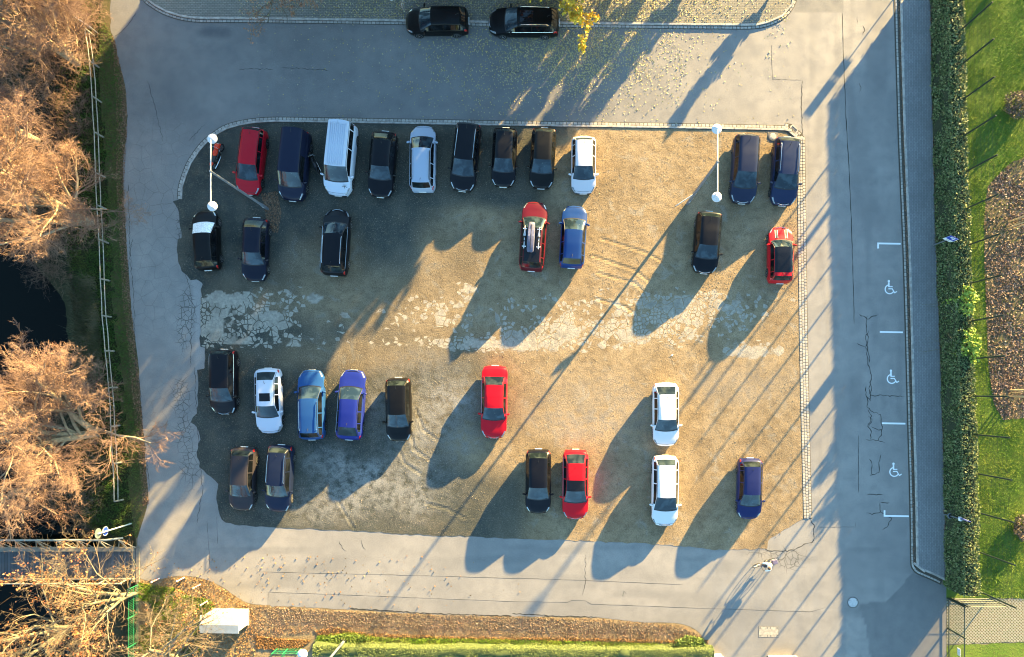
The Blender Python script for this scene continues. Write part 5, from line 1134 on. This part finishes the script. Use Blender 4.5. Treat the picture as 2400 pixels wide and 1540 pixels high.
grass('field_grass', [(2238,-40),(2420,-40),(2420,1402),(2262,1402)], 60000, .12, .014, M_GF, label='bright green field grass right of the tall hedge', dens=lambda px, py, X, Y: 1 - .85 * inpoly(px, py, [(2425,360),(2370,380),(2340,410),(2312,440),(2306,520),(2308,640),(2312,760),(2316,860),(2330,950),(2352,985),(2425,975)]))
br = np.array(rows)[:, :3].reshape(len(dn), NB, 3)
def bankz(X, Y):
    yy = br[:, 0, 1]; order = np.argsort(yy); i = np.clip(np.searchsorted(yy[order], Y), 0, len(yy) - 1); i = order[i]; out = np.zeros(len(X))
    for j in range(NB - 1):
        xa, xb = br[i, j, 0], br[i, j + 1, 0]; m = (X <= xa) & (X > xb); t_ = (xa - X) / (xa - xb + 1e-9); out = np.where(m, br[i, j, 2] * (1 - t_) + br[i, j + 1, 2] * t_, out)
    return np.where(X > br[i, 0, 0], 0, np.maximum(out, -2.2))
grass('bank_grass', [(200,-20),(262,80),(285,180),(290,300),(285,400),(288,560),(300,700),(318,860),(330,1000),(340,1150),(322,1258),(180,1258),(150,1000),(160,700),(120,500),(120,200)], 62000, .16, .016, M_GB, bankz, label='dark green grass covering the river bank beside the rail fence', dens=lambda px, py, X, Y: np.clip(1.1 - .75 * sstep(262 + (py - 100) * .05, 292 + (py - 100) * .05, px), .1, 1))
grass('reed_grass', [(130,640),(225,650),(245,900),(150,900)], 9000, .45, .014, M_GD, bankz, label='pale dry reeds at the waterside below the fence', dens=lambda px, py, X, Y: .3 + .7 * vnoise(X, Y, .8, 44))
grass('verge_grass', [(325,1365),(560,1400),(570,1430),(470,1440),(470,1530),(330,1530)], 26000, .12, .015, M_GF, label='patchy yellow green grass under the oaks near the white cabinet', dens=lambda px, py, X, Y: (vnoise(X, Y, .5, 51) > .36).astype(float))
grass('lower_grass', [(742,1490),(820,1480),(900,1494),(1100,1496),(1400,1503),(1560,1508),(1668,1512),(1668,1522),(742,1512)], 14000, .16, .016, M_GF, label='narrow strip of bright green grass above the low hedge')
def brambles(name, poly, n, h, mat, zf, label, seed):
    X, Y = scatter(poly, n); n = len(X); r = np.random.default_rng(seed); Z = zf(X, Y); B = np.stack([X, Y, Z - .02], 1)
    out = grow(B, rdir(n, 1.0), h * r.uniform(.5, 1.3, n), .012, [(5, .6, 25, 60, .1, .2), (4, .6, 20, 55, .0, .2)], r, 3, .3); VV, FF, q = [], [], 0
    for Pt, Rd in out: v, f = tubes(Pt, Rd * .8, 3); VV.append(v); FF.append(f + q); q += len(v)
    tag(fast(name, np.concatenate(VV), np.concatenate(FF), mat), label, 'undergrowth', kind='stuff')
brambles('brambles', [(0,-40),(235,-40),(240,60),(215,130),(205,260),(190,420),(170,560),(150,660),(40,640),(-60,300),(-60,-40)], 1700, 1.1, M_TWIG, bankz, 'tangled brown brambles and twigs on the upper river bank', 91)
brambles('dark_brambles', [(60,800),(235,900),(250,1150),(190,1258),(60,1258)], 700, .9, M_TWIG2, bankz, 'grey brambles on the bank under the lower bare tree', 92)
brambles('oak_scrub', [(326,1380),(470,1400),(470,1540),(326,1540)], 260, .8, M_TWIG2, lambda X, Y: X * 0, 'thin scrub twigs under the oaks', 93)
def litter(name, polyn, lsz, mat, label, z=.015, dens=None, zf=None, up=2.5, asp=1.3):
    V_, F_, q = [], [], 0
    for poly, n in polyn:
        X, Y = scatter(poly, n, dens); m = len(X); Z = (zf(X, Y) if zf else np.zeros(m)) + z + RNG.random(m) * .02
        v, f = leafquads(np.stack([X, Y, Z], 1), RNG.uniform(.6, 1.4, m) * lsz, up, asp); V_.append(v); F_.append(f + q); q += len(v)
    o = fast(name, np.concatenate(V_), np.concatenate(F_), mat); return tag(o, label, 'leaves', kind='stuff')
M_LY2 = leaf_mat('fallen_yellow_leaves', (.34, .26, .08), (.46, .37, .14), (.42, .38, .24)); M_LB = leaf_mat('fallen_brown_leaves', (.12, .065, .035), (.20, .105, .055), (.28, .18, .11)); M_LO2 = leaf_mat('fallen_orange_leaves', (.15, .07, .025), (.26, .125, .04), (.24, .16, .07))
def dn1(px, py, X, Y): return np.clip(1.15 * np.exp(-((px - 1360) / 150) ** 2 - ((py - 95) / 95) ** 2) + .25 * np.exp(-((px - 1250) / 260) ** 2 - ((py - 130) / 110) ** 2) + .012, 0, 1) * (.25 + 1.3 * vnoise(X, Y, .9, 60))
litter('fallen_leaves', [([(600,50),(1860,60),(1860,300),(600,285)], 17000)], .065, M_LY2, 'yellow birch leaves scattered over the shaded upper road', .006, dn1)
litter('verge_leaves', [([(560,-10),(1850,-10),(1850,55),(560,45)], 6000)], .06, M_LY2, 'yellow leaves scattered over the paved verge', .11, lambda px, py, X, Y: np.clip(np.exp(-((px - 1350) / 200) ** 2) + .10 + .3 * np.exp(-((px - 900) / 120) ** 2), 0, 1))
M_LY3 = leaf_mat('pale_bits', (.16, .14, .08), (.24, .21, .13), (.26, .25, .18))
litter('lot_leaves', [([(480,295),(1880,305),(1880,470),(480,470)], 1500), ([(480,470),(1880,470),(1880,1270),(520,1220)], 600)], .04, M_LY3, 'sparse pale leaves scattered over the gravel lot', .02)
litter('leaf_heap', [([(612,455),(650,448),(660,500),(652,545),(632,545),(622,500)], 1300)], .055, M_LB, 'heap of brown leaves at the foot of the left lamp mast', .02)
M_LM = leaf_mat('fallen_mulch_leaves', (.10, .06, .04), (.20, .125, .085), (.36, .25, .19))
litter('mulch_leaves', [([(2425,360),(2370,380),(2340,410),(2312,440),(2306,520),(2308,640),(2312,760),(2316,860),(2330,950),(2352,985),(2425,975)], 9000)], .09, M_LM, 'brown fallen leaves covering the mulch bed', .02, lambda px, py, X, Y: .25 + .75 * sstep(.3, .6, vnoise(X, Y, 1.1, 71)), up=1.2)
litter('bank_leaves', [([(262,80),(270,95),(297,220),(298,320),(291,420),(297,560),(304,680),(314,770),(328,900),(342,1080),(350,1180),(335,1185),(318,1000),(304,860),(288,700),(280,560),(272,420),(274,300),(270,200)], 9000)], .06, M_LB, 'brown leaves along the edge of the left road', .01)
litter('orange_leaves', [([(740,1478),(790,1470),(860,1484),(1100,1492),(1400,1496),(1560,1500),(1660,1500),(1660,1508),(1400,1503),(900,1494),(742,1488)], 3800), ([(600,1490),(640,1495),(730,1500),(700,1525),(600,1520)], 2600), ([(330,1360),(470,1350),(560,1400),(600,1440),(600,1540),(330,1540)], 4200)], .07, M_LO2, 'orange fallen leaves on the lower verge', .02, up=1.0)
litter('verge_litter', [([(560,1415),(900,1438),(1400,1450),(1600,1466),(1655,1500),(1400,1500),(760,1480),(580,1500)], 7500)], .06, M_LB, 'brown leaf litter on the dry lower verge', .01, up=1.0)
litter('corner_leaves', [([(330,1330),(560,1300),(1000,1300),(1400,1330),(1300,1440),(600,1420)], 240)], .08, M_LO2, 'single oak leaves lying on the sunlit lower road', .02, lambda px, py, X, Y: np.clip(1.3 - (px - 400) / 700, .06, 1), up=.8)
litter('kerb_leaves', [([(2104,0),(2108,0),(2127,570),(2140,1150),(2143,1325),(2139,1325),(2136,1150),(2123,570)], 3600)], .05, M_LB, 'brown leaf line lying in the gutter along the pavement', .03)
litter('hedge_foot_leaves', [([(2176,0),(2184,0),(2196,570),(2208,900),(2218,1360),(2212,1360),(2203,900),(2189,570)], 2600)], .06, M_LB, 'brown leaves at the foot of the tall hedge', .11)
# leaves lying on the leaf covered car
X, Y = scatter([(985,22),(1085,22),(1085,62),(985,66)], 70); C = np.stack([X, Y, np.full(len(X), 1.475)], 1)
# stones
def stones(name, polyn, label, mat, r0, r1, dens=None):
    ico = np.array([(0, 0, 1), (.89, 0, .45), (.28, .85, .45), (-.72, .53, .45), (-.72, -.53, .45), (.28, -.85, .45), (.72, .53, -.45), (-.28, .85, -.45), (-.89, 0, -.45), (-.28, -.85, -.45), (.72, -.53, -.45), (0, 0, -1)])
    fi = np.array([(0,1,2),(0,2,3),(0,3,4),(0,4,5),(0,5,1),(1,6,2),(2,7,3),(3,8,4),(4,9,5),(5,10,1),(6,7,2),(7,8,3),(8,9,4),(9,10,5),(10,6,1)])
    V_, F_, q = [], [], 0
    for poly, n in polyn:
        X, Y = scatter(poly, n, dens); m = len(X); s_ = r0 + (r1 - r0) * RNG.random(m) ** 3; sc = s_[:, None] * RNG.uniform(.6, 1.3, (m, 3)) * np.array([1, 1, .7])
        V = (ico[None] * sc[:, None, :] + np.stack([X, Y, np.full(m, .012) + s_ * .2], 1)[:, None, :]).reshape(-1, 3); F = (fi[None] + (np.arange(m) * 12)[:, None, None]).reshape(-1, 3); V_.append(V); F_.append(F + q); q += len(V)
    tag(fast(name, np.concatenate(V_), np.concatenate(F_), mat), label, 'gravel', kind='stuff')
M_STN = leaf_mat('loose_stones', (.12, .10, .075), (.20, .16, .115), (.28, .235, .18), rough=.9)
stones('loose_gravel', [([(1180,480),(1870,320),(1878,1215),(1790,1280),(1000,1250),(1000,850)], 9000), ([(480,310),(1180,300),(1180,640),(430,640)], 3500), ([(480,830),(1100,830),(1000,1240),(520,1215)], 4500), ([(1380,310),(1870,310),(1870,700),(1380,700)], 4000)], 'small loose stones spread over the gravel lot', M_STN, .010, .032, lambda px, py, X, Y: .25 + .75 * sstep(.35, .7, vnoise(X, Y, .7, 80)))
stones('verge_gravel', [([(620,1425),(1300,1450),(1600,1470),(1640,1485),(1300,1480),(640,1460)], 5000)], 'dark gravel along the lower road edge', leaf_mat('dark_stones', (.08, .06, .04), (.16, .12, .08), (.28, .22, .16), rough=.9), .02, .05)

# ---------------------------------------------------------------- motorcycles and cyclist
def torus(mb, c, Rr, r, n=22, m=7, mi=0, rz=0):
    vs = []; fs = []; M = Matrix.Translation(Vector(c)) @ Matrix.Rotation(rz, 4, 'Z')
    for i in range(n):
        a = 2 * math.pi * i / n
        for j in range(m): b = 2 * math.pi * j / m; q = Rr + r * math.cos(b); vs.append(M @ Vector((q * math.cos(a), r * math.sin(b), q * math.sin(a))))
    for i in range(n):
        for j in range(m): fs.append((i * m + j, ((i + 1) % n) * m + j, ((i + 1) % n) * m + (j + 1) % m, i * m + (j + 1) % m))
    mb.add(vs, fs, mi)
def ellip(mb, c, s, n=12, m=8, mi=0, rz=0, ry=0):
    M = Matrix.Translation(Vector(c)) @ Matrix.Rotation(rz, 4, 'Z') @ Matrix.Rotation(ry, 4, 'Y'); vs = []; fs = []
    for i in range(m + 1):
        th = math.pi * i / m
        for j in range(n): ph = 2 * math.pi * j / n; vs.append(M @ Vector((s[0] * math.sin(th) * math.cos(ph), s[1] * math.sin(th) * math.sin(ph), s[2] * math.cos(th))))
    for i in range(m):
        for j in range(n): fs.append((i * n + j, (i + 1) * n + j, (i + 1) * n + (j + 1) % n, i * n + (j + 1) % n))
    mb.add(vs, fs, mi)
def moto(name, label, px, py, ang, col, scale=1.0, cat='motorcycle'):
    e = empty(name, P(px, py, 0), ang, label, cat); e.location.z = .012; e.scale = (scale,) * 3; mp_ = paint(col)
    for x in (.70, -.68): mb = MB(); torus(mb, (x, 0, .31), .25, .06); w_ = mb.build('wheel', M_TYRE, e, True); mb = MB(); mb.lathe((x, 0, .31), [(.2, -.02), (.05, -.05), (.05, .05), (.2, .02)], 14, axis='Y'); mb.build('rim', M_RIM, w_, True)
    mb = MB(); ellip(mb, (.18, 0, .82), (.30, .17, .16)); mb.build('fuel_tank', mp_, e, True)
    mb = MB(); ellip(mb, (.58, 0, .86), (.22, .20, .22)); mb.box((.76, 0, .62), (.22, .12, .04), bev=.01); mb.build('fairing', mp_, e, True)
    mb = MB(); ellip(mb, (-.30, 0, .80), (.42, .15, .08)); mb.build('seat', M_BLK, e, True)
    mb = MB(); ellip(mb, (-.62, 0, .78), (.22, .12, .10)); mb.build('tail_panel', mp_, e, True)
    mb = MB(); mb.box((.05, 0, .45), (.55, .26, .36), bev=.05); mb.tube([(-.68, .1, .31), (-.1, .1, .42)], .03, 6); mb.tube([(-.68, -.1, .31), (-.1, -.1, .42)], .03, 6); mb.build('engine', M_BLK, e, True)
    mb = MB(); mb.tube([(.50, .07, .95), (.70, .07, .31)], .03, 7); mb.tube([(.50, -.07, .95), (.70, -.07, .31)], .03, 7); mb.build('fork', M_CHROME, e, True)
    mb = MB(); mb.tube([(.30, .38, .98), (.42, .28, 1.02), (.48, 0, 1.03), (.42, -.28, 1.02), (.30, -.38, .98)], .018, 6); mb.build('handlebar', M_CHROME, e, True)
    for s_ in (1, -1): mb = MB(); ellip(mb, (.42, s_ * .33, 1.12), (.03, .08, .05)); mb.build('mirror', M_BLK, e, True)
    mb = MB(); mb.tube([(.1, -.18, .3), (-.5, -.2, .38), (-.85, -.2, .46)], [.03, .045, .05], 8); mb.build('exhaust', M_CHROME, e, True)
    mb = MB(); ellip(mb, (.76, 0, .88), (.05, .10, .08)); mb.build('headlight', M_HL, e, True)
moto('motorcycle', 'orange red motorcycle parked under the left lamp arm', 516, 372, math.atan2(24, 9), (.65, .05, .02))
moto('motor_scooter', 'small black motor scooter between the navy van and the white van', 741, 387, math.atan2(-26, 12) + math.pi, (.01, .01, .01), .85, 'scooter')

def skin_body(name, nodes, edges, mat, parent, sub=2):
    me = bpy.data.meshes.new(name); me.from_pydata([n_[:3] for n_ in nodes], edges, []); o = bpy.data.objects.new(name, me); COL.objects.link(o); o.parent = parent
    sk = o.modifiers.new('skin', 'SKIN'); sv = me.skin_vertices[0].data if me.skin_vertices else None
    if sv is None:
        import bmesh
        bm = bmesh.new(); bm.from_mesh(me); bm.verts.layers.skin.verify(); bm.to_mesh(me); bm.free(); sv = me.skin_vertices[0].data
    for i, n_ in enumerate(nodes): sv[i].radius = (n_[3], n_[3]); sv[i].use_root = (i == 0)
    sb = o.modifiers.new('sub', 'SUBSURF'); sb.levels = sb.render_levels = sub; me.materials.append(mat)
    for p in me.polygons: p.use_smooth = True
    return o
fr_, re_ = P(1770, 1323), P(1805, 1311); hd = fr_ - re_; an = math.atan2(hd.y, hd.x); mid = (fr_ + re_) / 2
bk = empty('bicycle', (mid.x, mid.y, 0), an, 'bicycle ridden across the lower road by the person in white', 'bicycle')
for x in (.52, -.52):
    mb = MB(); torus(mb, (x, 0, .34), .325, .02, 28, 6); wl = mb.build('wheel', M_TYRE, bk, True)
    mb = MB()
    for k in range(9): a = math.pi * k / 9; mb.tube([(x - .31 * math.cos(a), 0, .34 - .31 * math.sin(a)), (x + .31 * math.cos(a), 0, .34 + .31 * math.sin(a))], .003, 3)
    mb.build('spokes', M_RIM, wl)
mb = MB()
for a, b in (((.52, 0, .34), (.38, 0, .86)), ((.36, 0, .78), (-.18, 0, .74)), ((.38, 0, .70), (-.06, 0, .30)), ((-.06, 0, .30), (-.20, 0, .86)), ((-.52, 0, .34), (-.06, 0, .30)), ((-.52, 0, .34), (-.18, 0, .74))): mb.tube([a, b], .018, 7)
mb.build('frame', plain('bike_frame', (.04, .05, .10), .4), bk, True)
mb = MB(); mb.tube([(.30, .29, .99), (.40, .16, 1.0), (.38, 0, .96), (.40, -.16, 1.0), (.30, -.29, .99)], .015, 6); mb.tube([(.38, 0, .84), (.38, 0, .97)], .015, 6); mb.build('handlebar', M_BLK, bk, True)
mb = MB(); ellip(mb, (-.22, 0, .90), (.13, .07, .04)); mb.build('saddle', M_BLK, bk, True)
mb = MB(); mb.tube([(-.06, -.1, .30), (-.06, .1, .30)], .02, 6); mb.box((.08, .14, .22), (.09, .09, .025)); mb.box((-.20, -.14, .38), (.09, .09, .025)); mb.tube([(-.06, .09, .3), (.08, .1, .22)], .012, 5); mb.tube([(-.06, -.09, .3), (-.2, -.1, .38)], .012, 5); mb.build('pedals', M_BLK, bk)
mb = MB(); mb.box((-.62, 0, .82), (.36, .30, .26), bev=.03); mb.tube([(-.5, 0, .34), (-.6, 0, .70)], .012, 5); bs = mb.build('carrier_basket', plain('basket', (.10, .09, .16), .6, 0, .5, 25), bk)
pe = empty('person', (mid.x, mid.y, 0), an, 'cyclist in a white jacket and dark trousers riding across the lower road', 'person')
M_TROU = plain('dark_trousers', (.03, .035, .05), .8); M_JACK = plain('white_jacket', (.72, .70, .66), .7); M_SKIN = plain('skin', (.50, .28, .19), .55, 0, .06)
nodes = [(-.22, 0, .98, .13), (-.16, 0, 1.14, .135), (-.06, 0, 1.32, .145), (.0, 0, 1.44, .12), (.03, 0, 1.52, .055), (.06, 0, 1.60, .06), (.09, 0, 1.69, .10), (.09, 0, 1.77, .09),
         (.0, .19, 1.44, .07), (.14, .26, 1.22, .05), (.30, .27, 1.06, .036), (.0, -.19, 1.44, .07), (.14, -.26, 1.22, .05), (.30, -.27, 1.06, .036),
         (-.18, .10, .93, .10), (.16, .12, .70, .07), (.04, .13, .32, .045), (.12, .14, .25, .04), (-.18, -.10, .93, .10), (.08, -.12, .76, .07), (-.20, -.13, .48, .045), (-.12, -.14, .41, .04)]
ed = [(0, 1), (1, 2), (2, 3), (3, 4), (4, 5), (5, 6), (6, 7), (3, 8), (8, 9), (9, 10), (3, 11), (11, 12), (12, 13), (0, 14), (14, 15), (15, 16), (16, 17), (0, 18), (18, 19), (19, 20), (20, 21)]
skin_body('body', nodes, ed, M_SKIN, pe)
jn = [(-.20, 0, 1.04, .155), (-.16, 0, 1.15, .16), (-.06, 0, 1.32, .168), (.0, 0, 1.43, .135), (.02, 0, 1.49, .075), (.0, .20, 1.43, .085), (.14, .27, 1.22, .064), (.27, .275, 1.09, .05), (.0, -.20, 1.43, .085), (.14, -.27, 1.22, .064), (.27, -.275, 1.09, .05)]
skin_body('jacket', jn, [(0, 1), (1, 2), (2, 3), (3, 4), (3, 5), (5, 6), (6, 7), (3, 8), (8, 9), (9, 10)], M_JACK, pe)
tn = [(-.21, 0, .99, .145), (-.18, .10, .92, .115), (.16, .12, .70, .083), (.05, .13, .36, .058), (-.18, -.10, .92, .115), (.08, -.12, .76, .083), (-.19, -.13, .50, .058)]
skin_body('trousers', tn, [(0, 1), (1, 2), (2, 3), (0, 4), (4, 5), (5, 6)], M_TROU, pe)
mb = MB(); ellip(mb, (.075, 0, 1.765), (.125, .105, .11)); mb.build('hair', plain('dark_hair', (.05, .03, .02), .7), pe, True)
mb = MB(); ellip(mb, (.195, 0, 1.68), (.02, .014, .02)); mb.build('nose', M_SKIN, pe, True)
for s_ in (1, -1):
    mb = MB(); ellip(mb, (.175, s_ * .035, 1.715), (.012, .012, .010)); mb.build('eye', M_BLK, pe, True)
    mb = MB(); ellip(mb, (.085, s_ * .105, 1.69), (.02, .012, .03)); mb.build('ear', M_SKIN, pe, True)
    h = [(.28, s_ * .272, 1.075, .026), (.325, s_ * .275, 1.045, .028)]; ee = [(0, 1)]
    for k, (dy, L1) in enumerate(((-.03, .035), (-.01, .04), (.01, .038), (.03, .03))):
        b_ = len(h); h += [(.345, s_ * .275 + dy, 1.035, .010), (.345 + L1 * .5, s_ * .275 + dy, 1.01, .009), (.335, s_ * .275 + dy, .985, .008)]; ee += [(1, b_), (b_, b_ + 1), (b_ + 1, b_ + 2)]
    b_ = len(h); h += [(.31, s_ * .235, 1.03, .010), (.335, s_ * .225, 1.0, .009)]; ee += [(1, b_), (b_, b_ + 1)]
    skin_body('hand', h, ee, M_SKIN, pe, 1)
mb = MB(); ellip(mb, (.12, .14, .26), (.13, .05, .045)); mb.build('shoe', M_BLK, pe, True); mb = MB(); ellip(mb, (-.12, -.14, .42), (.13, .05, .045)); mb.build('shoe', M_BLK, pe, True)
# little white cup on the sand
e = empty('litter_cup', P(1575, 832), .5, 'small white paper scrap lying on the sand below the broken asphalt', 'litter')
mb = MB(); mb.add([(-.12, 0, .02), (.0, .05, .08), (.12, .02, .02), (0, -.07, .03)], [(0, 1, 3), (1, 2, 3)]); mb.build('scrap', M_SW, e)
